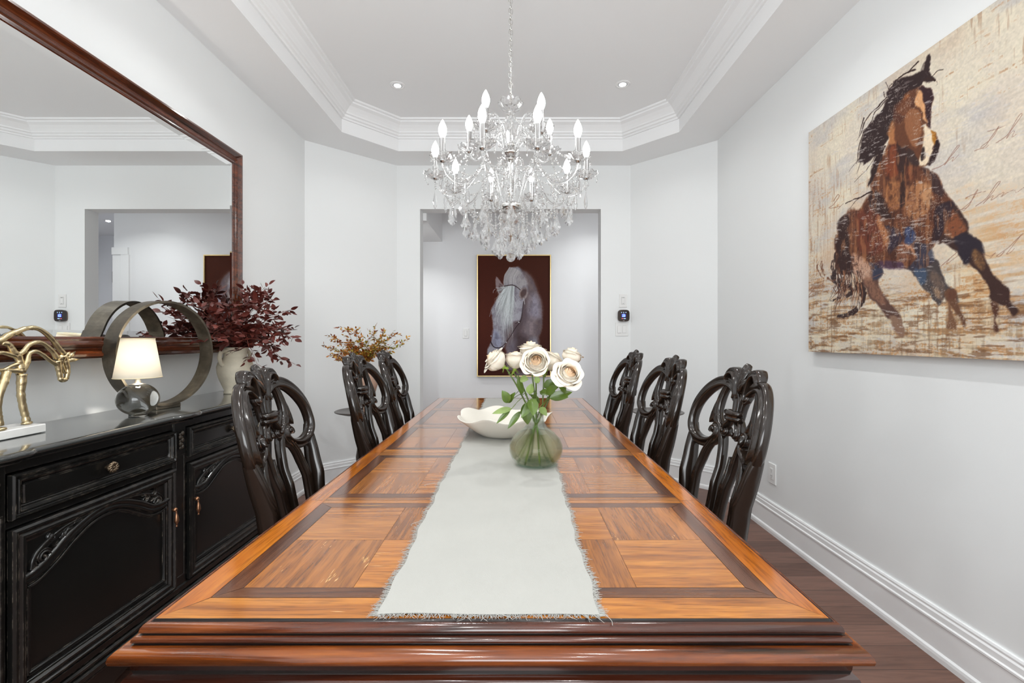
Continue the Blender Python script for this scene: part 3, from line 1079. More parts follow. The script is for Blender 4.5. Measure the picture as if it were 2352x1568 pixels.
    for k, (a, h, wd) in enumerate([(-.62, .060, .0105), (-.32, .080, .0125), (0, .093, .0150), (.32, .080, .0125), (.62, .060, .0105)]):
        pts, rads = [], []
        for t, q in ((0, .5), (.25, .62), (.5, .8), (.75, 1.0), (.90, .92), (.98, .70), (1.0, .30)):
            u = math.sin(a) * h * t * .62
            z = 1.004 + math.cos(a) * h * t
            pts.append((back_w(u, z) - .012 - .008 * math.sin(PI * t) + .010 * t * t, u, z)); rads.append(wd * q)
        m.tube(pts, rads, 12)
    m.ellipsoid((back_w(0, 1.05) - .002, 0, 1.052), (.012, .024, .036), 14, 10)
    m.ellipsoid((back_w(0, 1.02) - .012, 0, 1.016), (.012, .012, .016), 12, 8)
    m.build('crest', BLACKW, root, local=True)
    # seat
    m = MB()
    seat = [(-.46, -.242), (-.475, -.20), (-.485, 0), (-.475, .20), (-.46, .242), (-.20, .236), (.005, .212), (.005, -.212), (-.20, -.236)]
    m.prism(seat[::-1], .385, .445)
    m.build('seat_frame', BLACKW, root, local=True, recalc=True)
    m = MB()
    def seatf(u, v):
        x = -.465 + .455 * v
        hw = .234 - .036 * v
        y = (u - .5) * 2 * hw
        e = min(1, min(u, 1 - u) * 6) * min(1, min(v, 1 - v) * 6)
        return (x, y, .446 + .035 * math.sin(e * PI / 2) + .008 * math.sin(PI * u) * math.sin(PI * v))
    m.grid(seatf, 17, 17)
    m.build('seat_cushion', plain('seat_fabric', sr(150, 132, 108), .85, var=.1, vscale=40), root, local=True)
    m = MB()
    m.box(-.43, -.0, -.012, .012, .17, .19, bev=.004) if False else None
    m.tube([(-.42, -.210, .17), (-.02, -.205, .17)], .010, 8); m.tube([(-.42, .210, .17), (-.02, .205, .17)], .010, 8)
    m.tube([(-.22, -.208, .17), (-.22, .208, .17)], .010, 8)
    m.build('stretcher', BLACKW, root, local=True)
    return root


CHAIRS = [  # side, dX, Yc, yaw deg, label
    (1, -.013, 1.465, 0, 'carved black scroll-back chair on the right side of the table, nearest the camera'),
    (1, -.066, 1.970, 0, 'carved black scroll-back chair on the right side, in the middle of three'),
    (1, -.080, 2.560, 0, 'carved black scroll-back chair on the right side, farthest from the camera'),
    (-1, .057, 1.44, 5.6, 'carved black scroll-back chair on the left, in front of the sideboard'),
    (-1, -.027, 2.05, 1, 'carved black scroll-back chair on the left, in the middle of three below the autumn foliage'),
    (-1, .003, 2.63, 4, 'carved black scroll-back chair on the left side, farthest from the camera'),
]
proto = make_chair()
for i, (s, dx, yc, yaw, lab) in enumerate(CHAIRS):
    ch = proto if i == 0 else copy_tree(proto)
    ch.location = (s * (.617 + dx), yc, 0)
    ch.scale = (1, .94, (1, 1.010, 1.018, 1, 1.018, 1.016)[i])
    ch.rotation_euler = (0, 0, (0 if s > 0 else PI) + R(yaw))
    tag(ch, lab, 'chair', 'carved dining chairs')

# ------------------------------------------------------------------ sideboard
SBZ = .893
SX = -1.300                       # front face of the carcass
sb = empty('sideboard', (-1.46, 1.44, 0), 'long black carved sideboard with arched panel doors against the left wall', 'sideboard')
Y0s, Y1s = .46, 2.42
m = MB()
m.box(-1.61, SX - .018, Y0s + .01, Y1s - .03, .16, .86)
m.prism([(-1.61, Y0s + .0), (-1.61, Y1s + .06), (SX - .09, Y1s + .02), (SX - .018, Y1s - .05), (SX - .018, Y0s + .05)], .17, .86)
for y0, y1 in ((Y0s + .0, .535), (1.093, 1.158), (1.724, 1.789), (2.352, Y1s - .0)):
    m.box(SX - .03, SX + .006, y0, y1, .17, .862, bev=.004)
m.box(SX - .03, SX, Y0s, Y1s, .836, .862); m.box(SX - .03, SX, Y0s, Y1s, .693, .711); m.box(SX - .03, SX, Y0s, Y1s, .17, .232)
m.build('carcass', BLACKC, sb)
# top with rounded, stepped edge that breaks forward over the stiles
def front_path():
    pts = []
    base = SX + .005
    ys = [Y0s - .03]
    for yc in (.50, 1.125, 1.757, 2.385):
        ys += [yc - .060, yc - .045, yc + .045, yc + .060]
    pts.append((-1.63, Y0s - .03))
    for k, yc in enumerate((.50, 1.125, 1.757, 2.385)):
        for dy, dx in ((-.075, 0), (-.058, .004), (-.046, .012), (.046, .012), (.058, .004), (.075, 0)):
            if k == 0 and dy < 0: continue
            if k == 3 and dy > 0: continue
            pts.append((base + dx, yc + dy))
    pts.insert(1, (base - .02, Y0s - .03)); pts.insert(2, (base + .012, Y0s))
    pts += [(base + .012, 2.405), (base - .01, 2.435), (base - .075, 2.475), (-1.63, 2.515)]
    return pts
fp = front_path()
m = MB()
tp = [(-.004, .861), (-.006, .866), (-.016, .869), (-.019, .872), (-.026, .874), (-.032, .879), (-.033, .884), (-.030, .889), (-.024, .8925), (-.016, SBZ), (0.02, SBZ)]
rp = fp
m.mouldpath(rp, [(d - .012, z) for d, z in tp][::-1] if False else [(d, z) for d, z in tp], smooth=True, caps=False)
poly = [(p[0], p[1]) for p in fp]
inner = MB()
n = len(poly)
cen = Vector((-1.5, 1.44))
m.add([(p[0] + (.004 if p[0] > -1.6 else 0), p[1] * 1.0, SBZ - .0003) for p in poly], [tuple(range(n))])
m.build('top', plain('sideboard_top', (.030, .032, .031), .16, coat=.9, var=.2, vscale=3), sb)


def ring_frame(m, y0, y1, z0, z1, w, x0, prof, mi=0):
    """rectangular picture-frame moulding in the plane x = x0; prof: (inset 0..1, height)"""
    k = len(prof)
    vs, fs = [], []
    for (cy, cz, sy, sz) in ((y0, z0, 1, 1), (y1, z0, -1, 1), (y1, z1, -1, -1), (y0, z1, 1, -1)):
        for d, h in prof:
            vs.append((x0 + h, cy + sy * d * w, cz + sz * d * w))
    for i in range(4):
        j = (i + 1) % 4
        for q in range(k - 1):
            fs.append((i * k + q, j * k + q, j * k + q + 1, i * k + q + 1))
    m.add(vs, fs, mi)


MPROF = [(0, 0), (0, .018), (.12, .022), (.22, .022), (.30, .016), (.38, .015), (.50, .020), (.62, .020), (.72, .013), (.82, .012), (.90, .006), (1.0, .004)]


def sweep_yz(m, pts, w, x, h, n=6, prof=None):
    """raised moulding that follows a curve on the plane x = const"""
    P = catmull([Vector((a, b, 0)) for a, b in pts], n)
    prof = prof or [(-.5, 0), (-.42, .6), (-.25, .75), (-.12, .45), (0, .45), (.12, .95), (.30, 1.0), (.45, .7), (.5, 0)]
    s = len(prof); vs, fs = [], []
    k = len(P)
    W = lerp_list(w, k) if hasattr(w, '__len__') else [w] * k
    for i in range(k):
        t = (P[min(i + 1, k - 1)] - P[max(i - 1, 0)]).normalized()
        nn = Vector((-t.y, t.x, 0))
        for a, b in prof:
            q = P[i] + nn * (a * W[i])
            vs.append((x + b * h, q.x, q.y))
    for i in range(k - 1):
        for q in range(s - 1):
            fs.append((i * s + q, i * s + q + 1, (i + 1) * s + q + 1, (i + 1) * s + q))
    m.add(vs, fs, 0, True)


def acanthus(m, cy, cz, s, scale, x):
    """leaf scrolls carved in the corner above the arch; s = +1 grows towards +Y"""
    def T(a, b): return (cy + s * a * scale, cz + b * scale)
    sweep_yz(m, [T(.02, -.02), T(.05, .05), T(.14, .12), T(.26, .17), T(.40, .19), T(.60, .215)], [.016 * scale * 2, .030 * scale * 2, .028 * scale * 2, .03 * scale, .01 * scale], x, .008, 5)
    for (a, b, r, turns, ph) in ((.10, .03, .050, 1.3, 0), (.27, .115, .045, 1.3, 1.0), (.16, .14, .028, 1.0, 2.0)):
        pts = []
        for k in range(14):
            t = k / 13
            an = ph + turns * 2 * PI * t
            rr = r * (1 - .85 * t)
            pts.append(T(a + rr * math.cos(an), b + rr * math.sin(an)))
        sweep_yz(m, pts, [.022 * scale * 1.6, .008 * scale * 1.6], x, .009, 2)
    for k in range(7):
        a0 = .04 + .055 * k
        b0 = .02 + .03 * k
        sweep_yz(m, [T(a0, b0), T(a0 + .01, b0 - .03 + .012 * k), T(a0 + .05, b0 - .045 + .014 * k)], [.018 * scale, .020 * scale, .004 * scale], x, .008, 4)


def build_section(ya, yb, handle_right):
    yc = (ya + yb) / 2
    dr = MB()
    dr.box(SX - .01, SX + .004, ya, yb, .7155, .8315)
    ring_frame(dr, ya, yb, .7155, .8315, .030, SX + .000, MPROF)
    dr.box(SX + .002, SX + .010, ya + .034, yb - .034, .747, .800, bev=.003)
    d = dr.build('drawer', BLACKC, sb)
    kn = MB()
    kx = SX + .008
    for k in range(10):
        a = k * 2 * PI / 10
        p = [(kx + .018, yc + .006 * math.cos(a), .774 + .006 * math.sin(a)), (kx + .022, yc + .012 * math.cos(a + .5), .774 + .012 * math.sin(a + .5)), (kx + .016, yc + .0165 * math.cos(a + 1.0), .774 + .0165 * math.sin(a + 1.0))]
        kn.tube(catmull(p, 3), [.003, .0042, .003], 6)
    kn.ellipsoid((kx + .020, yc, .774), (.005, .005, .005), 8, 6)
    kn.ellipsoid((kx + .014, yc, .774), (.006, .015, .015), 14, 8)
    kn.tube([(kx, yc, .774), (kx + .014, yc, .774)], [.009, .006], 10)
    kn.build('knob', BRONZE, d)
    dm = MB()
    z0, z1 = .236, .690
    dm.box(SX - .01, SX + .004, ya, yb, z0, z1)
    ring_frame(dm, ya, yb, z0, z1, .048, SX + .000, MPROF)
    # recessed field with arched head
    arch = [(ya + .030, .545), (ya + .060, .550), (ya + .105, .573), (ya + .160, .612), (yc - .055, .641), (yc, .650), (yc + .055, .641), (yb - .160, .612), (yb - .105, .580), (yb - .060, .574), (yb - .030, .578)]
    if not handle_right: arch = [(ya + yb - a, b) for a, b in arch][::-1]
    sweep_yz(dm, arch, .030, SX + .004, .013, 6)
    inn = [(a + (.014 if a < yc - .1 else (-.014 if a > yc + .1 else 0)), b - .024) for a, b in arch]
    P = catmull([Vector((a, b, 0)) for a, b in inn], 4)
    sweep_yz(dm, inn, .010, SX + .004, .007, 4)
    zb = .290
    for (q0, q1) in (((ya + .046, zb + .0), (ya + .046, inn[0][1])), ((yb - .046, zb), (yb - .046, inn[-1][1])), ((ya + .046, zb), (yb - .046, zb))):
        sweep_yz(dm, [q0, ((q0[0] + q1[0]) / 2, (q0[1] + q1[1]) / 2), q1], .014, SX + .004, .010, 3)
    # carved corners
    acanthus(dm, ya + .046, .572, 1, .40, SX + .005)
    acanthus(dm, yb - .046, .585, -1, .34, SX + .005)
    do = dm.build('door', BLACKC, sb)
    hy = yb - .024 if handle_right else ya + .024
    h = MB()
    hz = .515
    h.ellipsoid((SX + .030, hy, hz + .028), (.009, .008, .008), 10, 8)
    h.tube([(SX + .020, hy, hz + .028), (SX + .030, hy, hz + .028)], .004, 8)
    h.tube(catmull([(SX + .034, hy, hz + .024), (SX + .036, hy, hz + .005), (SX + .036, hy, hz - .018), (SX + .036, hy, hz - .030)], 5), [.003, .003, .0065, .0085, .004, .003], 8)
    h.ellipsoid((SX + .036, hy, hz - .033), (.004, .004, .004), 8, 6)
    h.build('drop_handle', COPPER, do)


for (ya, yb, hr) in ((.537, 1.091, True), (1.160, 1.722, True), (1.791, 2.350, False)):
    build_section(ya, yb, hr)
# carved drops on the stiles
for yc in (.50, 1.125, 1.757, 2.385):
    m = MB()
    for k in range(5):
        m.ellipsoid((SX + .010, yc + .006 * (-1) ** k, .815 - .013 * k), (.006, .0085 - .0008 * k, .009), 8, 6)
        m.ellipsoid((SX + .009, yc - .005 * (-1) ** k, .812 - .013 * k), (.004, .006, .006), 8, 6)
    m.build('stile_carving', plain('carving_rubbed', sr(62, 54, 46), .4) if yc == .50 else bpy.data.materials['carving_rubbed'], sb)
    m = MB(); ring_frame(m, yc - .025, yc + .025, .26, .735, .010, SX + .004, [(0, 0), (.3, .004), (.7, .004), (1, 0)])
    m.build('stile_panel', BLACKC, sb)
# plinth mouldings and scalloped apron
m = MB()
for z0, z1, d in ((.205, .232, .012), (.188, .205, .020), (.165, .188, .030), (.150, .165, .022)):
    m.box(SX - .03, SX + d, Y0s - .01, Y1s - .01, z0, z1, bev=.005)
poly = [(Y0s + .02, .155), (Y0s + .02, .0), (Y0s + .09, .0), (Y0s + .10, .05), (Y0s + .16, .095), (Y0s + .30, .110), (1.10, .112), (1.30, .100), (1.44, .07), (1.58, .100), (1.78, .112), (Y1s - .30, .110), (Y1s - .18, .095),
        (Y1s - .12, .05), (Y1s - .11, .0), (Y1s - .04, .0), (Y1s - .04, .155)]
m.prism(poly, SX - .02, SX + .008, axis='x')
m.build('base', BLACKC, sb, recalc=True)
for yy in (Y0s + .05, Y1s - .09):
    m = MB()
    m.tube(catmull([(SX - .02, yy, .155), (SX + .012, yy, .12), (SX + .010, yy, .06), (SX + .004, yy, .02), (SX + .02, yy, .0)], 5), [.035, .042, .032, .024, .030], 12)
    m.build('foot', BLACKC, sb)
for yy in (Y0s + .05, Y1s - .09):
    m = MB(); m.box(-1.60, -1.55, yy - .025, yy + .025, 0, .17); m.build('foot', BLACKC, sb)

# ------------------------------------------------------------------ mirror
mir = empty('wall_mirror', (-1.60, 1.44, 1.65), 'large rectangular mirror in a glossy dark mahogany frame above the sideboard', 'mirror')
MY0, MY1, MZ0, MZ1 = .33, 2.55, 1.107, 2.212
MAH = frame_wood()
m = MB()
GX = -1.535
fpf = [(0, -1.632), (0, -1.545), (.003, -1.530), (.010, -1.522), (.018, -1.521), (.024, -1.528), (.036, -1.540), (.042, -1.538), (.046, -1.528), (.053, -1.524), (.060, -1.527), (.066, -1.532), (.072, -1.531), (.078, -1.533), (.082, -1.5375)]
k = len(fpf); vs, fs = [], []
for (cy, cz, sy, sz) in ((MY0, MZ0, 1, 1), (MY1, MZ0, -1, 1), (MY1, MZ1, -1, -1), (MY0, MZ1, 1, -1)):
    for d, x in fpf: vs.append((x, cy + sy * d, cz + sz * d))
for i in range(4):
    j = (i + 1) % 4
    for q in range(k - 1): fs.append((i * k + q, j * k + q, j * k + q + 1, i * k + q + 1))
m.add(vs, fs, 0, False)
m.build('frame', MAH, mir)
m = MB()
a, b, c, d = MY0 + .080, MY1 - .080, MZ0 + .080, MZ1 - .080
bv = .024
m.add([(GX, a + bv, c + bv), (GX, b - bv, c + bv), (GX, b - bv, d - bv), (GX, a + bv, d - bv)], [(0, 1, 2, 3)])
m.add([(GX - .0016, a, c), (GX - .0016, b, c), (GX - .0016, b, d), (GX - .0016, a, d), (GX, a + bv, c + bv), (GX, b - bv, c + bv), (GX, b - bv, d - bv), (GX, a + bv, d - bv)],
      [(0, 1, 5, 4), (1, 2, 6, 5), (2, 3, 7, 6), (3, 0, 4, 7)])
m.build('mirror_glass', MIRROR, mir)
m = MB(); m.box(-1.63, -1.545, MY0 + .03, MY1 - .03, MZ0 + .03, MZ1 - .03); m.build('backing', DARKHOLE, mir)

# ------------------------------------------------------------------ small lamp
LX, LY = -1.420, 1.712
lamp = empty('table_lamp', (LX, LY, SBZ), 'small lit lamp with white tapered shade and clear glass ball base', 'lamp')
gb = glass('lamp_glass', (.98, 1, .99), 1.5, 0, 0)
m = MB()
pf = [(0, 0), (.028, 0)] + [(.066 * math.cos(t), .060 + .060 * math.sin(t)) for t in np.linspace(-1.13, 1.10, 22)] + [(.024, .1145), (0, .1145)]
m.lathe(pf, (LX, LY, SBZ + .0005), 48)
m.build('glass_base', gb, lamp)
m = MB()
m.lathe([(0, .1148), (.024, .1148), (.025, .117), (.014, .120), (.010, .122), (.010, .128), (.0075, .130), (.0075, .162), (.011, .164), (.011, .190), (0, .190)], (LX, LY, SBZ), 24)
m.build('stem', plain('brushed_nickel', (.60, .58, .54), .3, 1.0), lamp)
SHADE, nt, b = new_mat('lamp_shade_linen')
b.inputs['Base Color'].default_value = (.88, .84, .76, 1)
b.inputs['Roughness'].default_value = .9
tl = nt.nodes.new('ShaderNodeBsdfTranslucent'); tl.inputs[0].default_value = (.95, .90, .80, 1)
mx = nt.nodes.new('ShaderNodeMixShader'); mx.inputs[0].default_value = .6
nt.links.new(b.outputs[0], mx.inputs[1]); nt.links.new(tl.outputs[0], mx.inputs[2]); nt.links.new(mx.outputs[0], nt.nodes['Material Output'].inputs[0])
m = MB(); zb_, zt_ = .142, .288
m.lathe([(.0735, zb_), (.0510, zt_), (.0500, zt_), (.0725, zb_), (.0735, zb_)], (LX, LY, SBZ), 48)
m.build('lamp_shade', SHADE, lamp)
m = MB()
for z, r in ((zb_, .0735), (zt_, .0508)):
    m.tube([(LX + r * math.cos(a), LY + r * math.sin(a), SBZ + z) for a in np.linspace(0, 2 * PI, 40, endpoint=False)], .0016, 6, closed=True)
m.build('shade_trim', plain('shade_trim', sr(226, 212, 176), .7), lamp)
m = MB(); m.ellipsoid((LX, LY, SBZ + .212), (.019, .019, .024), 16, 10)
m.build('bulb', emis('lamp_bulb', (1.0, .94, .84), 800), lamp)

# ------------------------------------------------------------------ metal ring sculpture
RC = Vector((-1.462, 1.890, SBZ + .012))
IRON, nt, b = new_mat('aged_iron')
mp = mapping(nt); no = N(nt, 'ShaderNodeTexNoise', Scale=9, Detail=8, Roughness=.65); nt.links.new(mp.outputs[0], no.inputs['Vector'])
rp_ = ramp(nt, [(.32, sr(48, 43, 36)), (.5, sr(78, 70, 58)), (.64, sr(104, 96, 82)), (.74, sr(140, 122, 98))])
nt.links.new(no.outputs['Fac'], rp_.inputs[0]); nt.links.new(rp_.outputs[0], b.inputs['Base Color'])
b.inputs['Metallic'].default_value = .35; b.inputs['Roughness'].default_value = .42
ring = empty('ring_sculpture', (RC.x, RC.y, SBZ), 'upright dark iron hoop sculpture standing behind the small lamp', 'sculpture')
m = MB()
ro, ri, hw, rotz = .216, .207, .031, R(-10)
seg = 96
vs, fs = [], []
for k in range(seg):
    a = 2 * PI * k / seg
    for (r, w) in ((ro, -hw), (ro, hw), (ri, hw), (ri, -hw)):
        y, z = r * math.cos(a), r * math.sin(a)
        x = w
        vs.append((RC.x + x * math.cos(rotz) - y * math.sin(rotz) * 1.0, RC.y + x * math.sin(rotz) + y * math.cos(rotz), RC.z + ro + z))
for k in range(seg):
    j = (k + 1) % seg
    for q in range(4):
        q2 = (q + 1) % 4
        fs.append((k * 4 + q, j * 4 + q, j * 4 + q2, k * 4 + q2))
m.add(vs, fs, 0, True)
me_ring = m.build('hoop', IRON, ring, recalc=True)
for p in me_ring.data.polygons: p.use_smooth = False
m = MB(); m.box(-.028, .028, -.055, .055, 0, .016, bev=.002)
mm_ = MB()
cr, srr = math.cos(rotz), math.sin(rotz)
mm_.add([(RC.x + x * cr - y * srr, RC.y + x * srr + y * cr, SBZ + z) for x, y, z in m.v], m.f)
mm_.build('foot', IRON, ring)

# ------------------------------------------------------------------ gold horse on a marble plinth
HX = -1.490
hs = empty('horse_sculpture', (HX, 1.22, SBZ), 'openwork gold horse figure with lowered head on a white marble slab', 'sculpture')
m = MB(); m.box(-1.545, -1.448, 1.02, 1.405, SBZ + .001, SBZ + .026, bev=.002)
m.build('marble_base', MARBLE, hs)
def hp(cx, cy, dx=0.0):
    px, py = cx / 4.9, 720 + cy / 4.9
    Y = -(HX + dx) * F / (CX - px)
    return Vector((HX + dx, Y, CAMZ - (py - CY) * Y / F))
m = MB()
rh = random.Random(3)
def htube(pts, rads, flat=1.0, n=6):
    P = catmull(pts, n)
    r = lerp_list(rads, len(P))
    r = [q * (1 + rh.uniform(-.10, .10)) for q in r]
    m.tube(P, r, 8)
Hd = lambda Y, Z, dx=0: Vector((HX + dx, Y, Z))
htube([Hd(1.12, 1.165), Hd(1.20, 1.158), hp(-150, 330), hp(0, 300), hp(110, 235), hp(190, 205), hp(280, 170), hp(400, 162), hp(500, 210), hp(590, 295), hp(660, 385), hp(715, 450)], [.007, .007, .008, .0085, .009, .008, .007, .007, .007, .0075, .008, .009])
htube([hp(190, 470), hp(260, 430), hp(330, 350), hp(430, 322), hp(510, 350), hp(590, 425), hp(640, 500)], [.008, .007, .0065, .0065, .0065, .007, .009])
htube([hp(235, 650), hp(300, 545), hp(325, 455), hp(400, 425), hp(480, 460), hp(560, 525), hp(640, 570)], [.011, .009, .0065, .006, .006, .006, .008])
htube([hp(715, 470), hp(745, 560), hp(762, 640), hp(745, 735)], [.010, .009, .007, .007])
htube([hp(640, 530), hp(660, 620), hp(675, 700), hp(690, 745), hp(745, 738)], [.011, .008, .007, .008, .008])
htube([hp(700, 480), hp(690, 560), hp(722, 655), hp(755, 660)], [.012, .006, .006, .005])
m.ellipsoid(hp(690, 500), (.009, .014, .012), 10, 8)
for a_, b_, c_ in ((hp(735, 480), hp(790, 430, .006), .007), (hp(760, 500), hp(850, 425, -.006), .008), (hp(760, 525), hp(905, 513), .0075)):
    m.tube([a_, a_.lerp(b_, .5), b_], [c_, c_ * .9, .001], 8)
htube([hp(20, 330), hp(100, 350), hp(150, 430), hp(200, 480), hp(225, 560), hp(240, 650)], [.006, .008, .009, .010, .009, .011])
htube([hp(190, 480), hp(80, 450), hp(0, 440), hp(-120, 480), hp(-260, 470), Hd(1.17, 1.12)], [.009, .006, .006, .006, .006, .007])
htube([hp(240, 650), hp(150, 640), hp(0, 640), hp(-160, 650), Hd(1.20, 1.075), Hd(1.14, 1.10)], [.011, .007, .006, .007, .007, .008])
htube([hp(220, 560), hp(130, 590), hp(40, 640)], [.008, .005, .006])
htube([Hd(1.12, 1.165), Hd(1.09, 1.14), Hd(1.085, 1.10), Hd(1.10, 1.06)], [.008, .009, .010, .011])
htube([hp(245, 680), hp(240, 800), hp(235, 900), hp(258, 1050), hp(285, 1150), hp(300, 1235)], [.0125, .011, .0095, .009, .009, .010])
htube([hp(80, 650, .02), hp(45, 760, .025), hp(5, 880, .03), hp(-20, 1050, .03), hp(-10, 1180, .03), hp(0, 1262, .03)], [.011, .011, .009, .008, .008, .009])
htube([Hd(1.10, 1.08), Hd(1.085, 1.02), Hd(1.10, .98), Hd(1.075, .94), Hd(1.08, .922)], [.012, .011, .009, .009, .010])
htube([Hd(1.12, 1.08, .02), Hd(1.13, 1.02, .026), Hd(1.155, .98, .03), Hd(1.135, .94, .03), Hd(1.14, .922, .03)], [.012, .011, .009, .009, .010])
htube([Hd(1.11, 1.165), Hd(1.07, 1.15), Hd(1.055, 1.08), Hd(1.06, 1.00)], [.006, .006, .006, .003])
for p in (hp(302, 1240), hp(5, 1262, .03), Hd(1.085, .925), Hd(1.145, .925, .03)):
    q = Vector(p); q.z = SBZ + .031
    m.ellipsoid(q, (.012, .015, .006), 12, 6)
m.build('horse_figure', GOLD, hs)

# ------------------------------------------------------------------ cream jug with dark red foliage
UX, UY = -1.487, 2.415
JUG = plain('cream_stoneware', sr(222, 212, 190), .7, bump=.6, bscale=140, var=.06, vscale=30)
jug = empty('ceramic_jug', (UX, UY, SBZ), 'cream stoneware two-handled jug at the far end of the sideboard', 'vase')
m = MB()
jo = [(0, 0), (.052, 0), (.054, .006), (.050, .016), (.060, .040), (.074, .075), (.084, .110), (.086, .140), (.080, .162), (.066, .178), (.056, .190), (.054, .205), (.058, .225), (.062, .240), (.060, .243)]
ji = [(.054, .240), (.049, .222), (.046, .200), (.046, .190), (.060, .172), (.076, .150), (.076, .110), (.050, .045), (.040, .02), (0, .015)]
m.lathe(jo + ji, (UX, UY, SBZ), 48)
m.build('body', JUG, jug)
for s in (-1, 1):
    m = MB()
    m.tube(catmull([(UX + s * .012, UY + s * .052, SBZ + .225), (UX + s * .020, UY + s * .078, SBZ + .222), (UX + s * .024, UY + s * .092, SBZ + .195), (UX + s * .022, UY + s * .086, SBZ + .165), (UX + s * .016, UY + s * .076, SBZ + .150)], 6), [.010, .011, .010, .010, .012], 10)
    m.build('handle', JUG, jug)

RED = plain('dark_red_leaf', sr(90, 36, 28), .5, var=.45, vscale=18)
RSTEM = plain('red_stem', sr(128, 62, 48), .55)
rf = random.Random(12)
bq = empty('dried_foliage', (UX, UY, SBZ + .24), 'bushy dark red leafy branches spreading from the cream jug', 'foliage')


def clampx(mb, xmin):
    if xmin is not None: mb.v = [(max(v[0], xmin - .004 * (1 if v[0] > xmin - .02 else 0)), v[1], v[2]) for v in mb.v]


def branch(root, start, tip, sag, leafmat, stemmat, nleaf, lsize, rr, width=.55, compound=True, srad=.0022, flat=.3, tones=None, xmin=None):
    start, tip = Vector(start), Vector(tip)
    mid = start.lerp(tip, .5) + Vector((0, 0, sag))
    P = catmull([start - Vector((0, 0, .10)), start, mid, tip], 10)
    m = MB(); m.tube(P, [srad, srad * .9, srad * .7, srad * .3], 6)
    st = m
    lf = MB()
    for k in range(nleaf):
        t = .30 + .70 * (k / max(1, nleaf - 1))
        i = int(t * (len(P) - 1))
        p = P[i]
        d = (P[min(i + 1, len(P) - 1)] - P[max(i - 1, 0)]).normalized()
        side = d.cross(Vector((rr.uniform(-.5, .5), rr.uniform(-.5, .5), 1))).normalized() * (1 if k % 2 else -1)
        twig_d = (d * .7 + side * .9 + Vector((rr.gauss(0, .3), rr.gauss(0, .3), rr.gauss(0, .3)))).normalized()
        tl_ = lsize * rr.uniform(1.2, 2.4)
        q = p + twig_d * tl_
        if compound: st.tube([p, p.lerp(q, .5) + Vector((0, 0, .003)), q], [srad * .4, srad * .35, srad * .2], 5)
        cnt = 5 if compound else 1
        for c in range(cnt):
            tt_ = .35 + .65 * (c // 2) / 2 if compound else 0
            b0 = p.lerp(q, tt_) if compound else p
            sgn = 1 if c % 2 else -1
            sd = twig_d.cross(Vector((rr.gauss(0, .6), rr.gauss(0, .6), 1))).normalized() * sgn
            dd = (twig_d * (.6 if c < 4 else 1.2) + sd * (.8 if c < 4 else 0) + Vector((rr.gauss(0, .25), rr.gauss(0, .25), rr.gauss(0, .25)))).normalized()
            L_ = lsize * rr.uniform(.7, 1.25)
            mi = 0 if tones is None else rr.choices(range(len(tones)), tones)[0]
            leaf_mesh(lf, b0, b0 + dd * L_, L_ * width, Vector((rr.gauss(0, .7), rr.gauss(0, .7), 1)), rr.uniform(-.3, .5), rr.uniform(-.2, .3), mi=mi, nl=6, nw=3)
    clampx(st, xmin); clampx(lf, xmin)
    br = st.build('branch', stemmat, root)
    tag(lf.build('leaves', leafmat, br), kind='stuff')


tipsR = [(-1.42, 2.42, 1.42), (-1.40, 2.50, 1.44), (-1.33, 2.44, 1.39), (-1.30, 2.34, 1.33), (-1.24, 2.40, 1.24), (-1.34, 2.62, 1.34), (-1.36, 2.66, 1.24), (-1.28, 2.55, 1.20), (-1.43, 2.24, 1.36), (-1.46, 2.14, 1.30),
         (-1.38, 2.16, 1.24), (-1.30, 2.22, 1.14), (-1.42, 2.10, 1.17), (-1.34, 2.36, 1.05), (-1.28, 2.48, 1.08), (-1.45, 2.58, 1.40), (-1.22, 2.30, 1.20), (-1.36, 2.50, 1.14), (-1.38, 2.28, 1.16)]
for i, tpt in enumerate(tipsR):
    a = rf.uniform(0, 2 * PI)
    st_ = (UX + .03 * math.cos(a), UY + .03 * math.sin(a), SBZ + .245)
    sag = .03 if tpt[2] > 1.2 else .07
    branch(bq, st_, tpt, sag, RED, RSTEM, 14 if i != 13 else 7, .040, rf, .52, xmin=-1.505)

# ------------------------------------------------------------------ pedestal stands in the far corners
STANDM = plain('stand_dark_wood', sr(58, 46, 40), .35, coat=.3, var=.15, vscale=20)
def pedestal(x, y, lab):
    r = empty('pedestal_stand', (x, y, 0), lab, 'pedestal table', 'pair of dark pedestal stands')
    zt = .672
    m = MB(); m.lathe([(0, zt - .022), (.06, zt - .022), (.12, zt - .018), (.160, zt - .006), (.176, zt), (.178, zt + .004), (.172, zt + .007), (.160, zt + .003), (0, zt + .001)], (x, y, 0), 48)
    m.build('top', STANDM, r)
    m = MB(); m.lathe([(.0, zt - .02), (.045, zt - .022), (.030, zt - .035), (.018, zt - .06), (.016, zt - .14), (.020, zt - .17), (.034, zt - .19), (.022, zt - .21), (.026, zt - .25), (.036, zt - .32), (.030, zt - .40), (.020, zt - .46), (.030, zt - .50),
                       (.040, .14), (.030, .11), (.028, .09), (0, .09)], (x, y, 0), 24)
    m.build('column', STANDM, r)
    for k in range(3):
        a = k * 2 * PI / 3 + .5
        c, s = math.cos(a), math.sin(a)
        m = MB(); m.tube(catmull([(x + .015 * c, y + .015 * s, .13), (x + .06 * c, y + .06 * s, .13), (x + .11 * c, y + .11 * s, .075), (x + .15 * c, y + .15 * s, .022), (x + .175 * c, y + .175 * s, .014)], 6), [.018, .020, .016, .013, .014], 10)
        m.build('leg', STANDM, r)
pedestal(-1.085, 3.20, 'small round dark pedestal stand in the left corner under the tall vase')
pedestal(.985, 3.16, 'empty small round dark pedestal stand in the right corner')

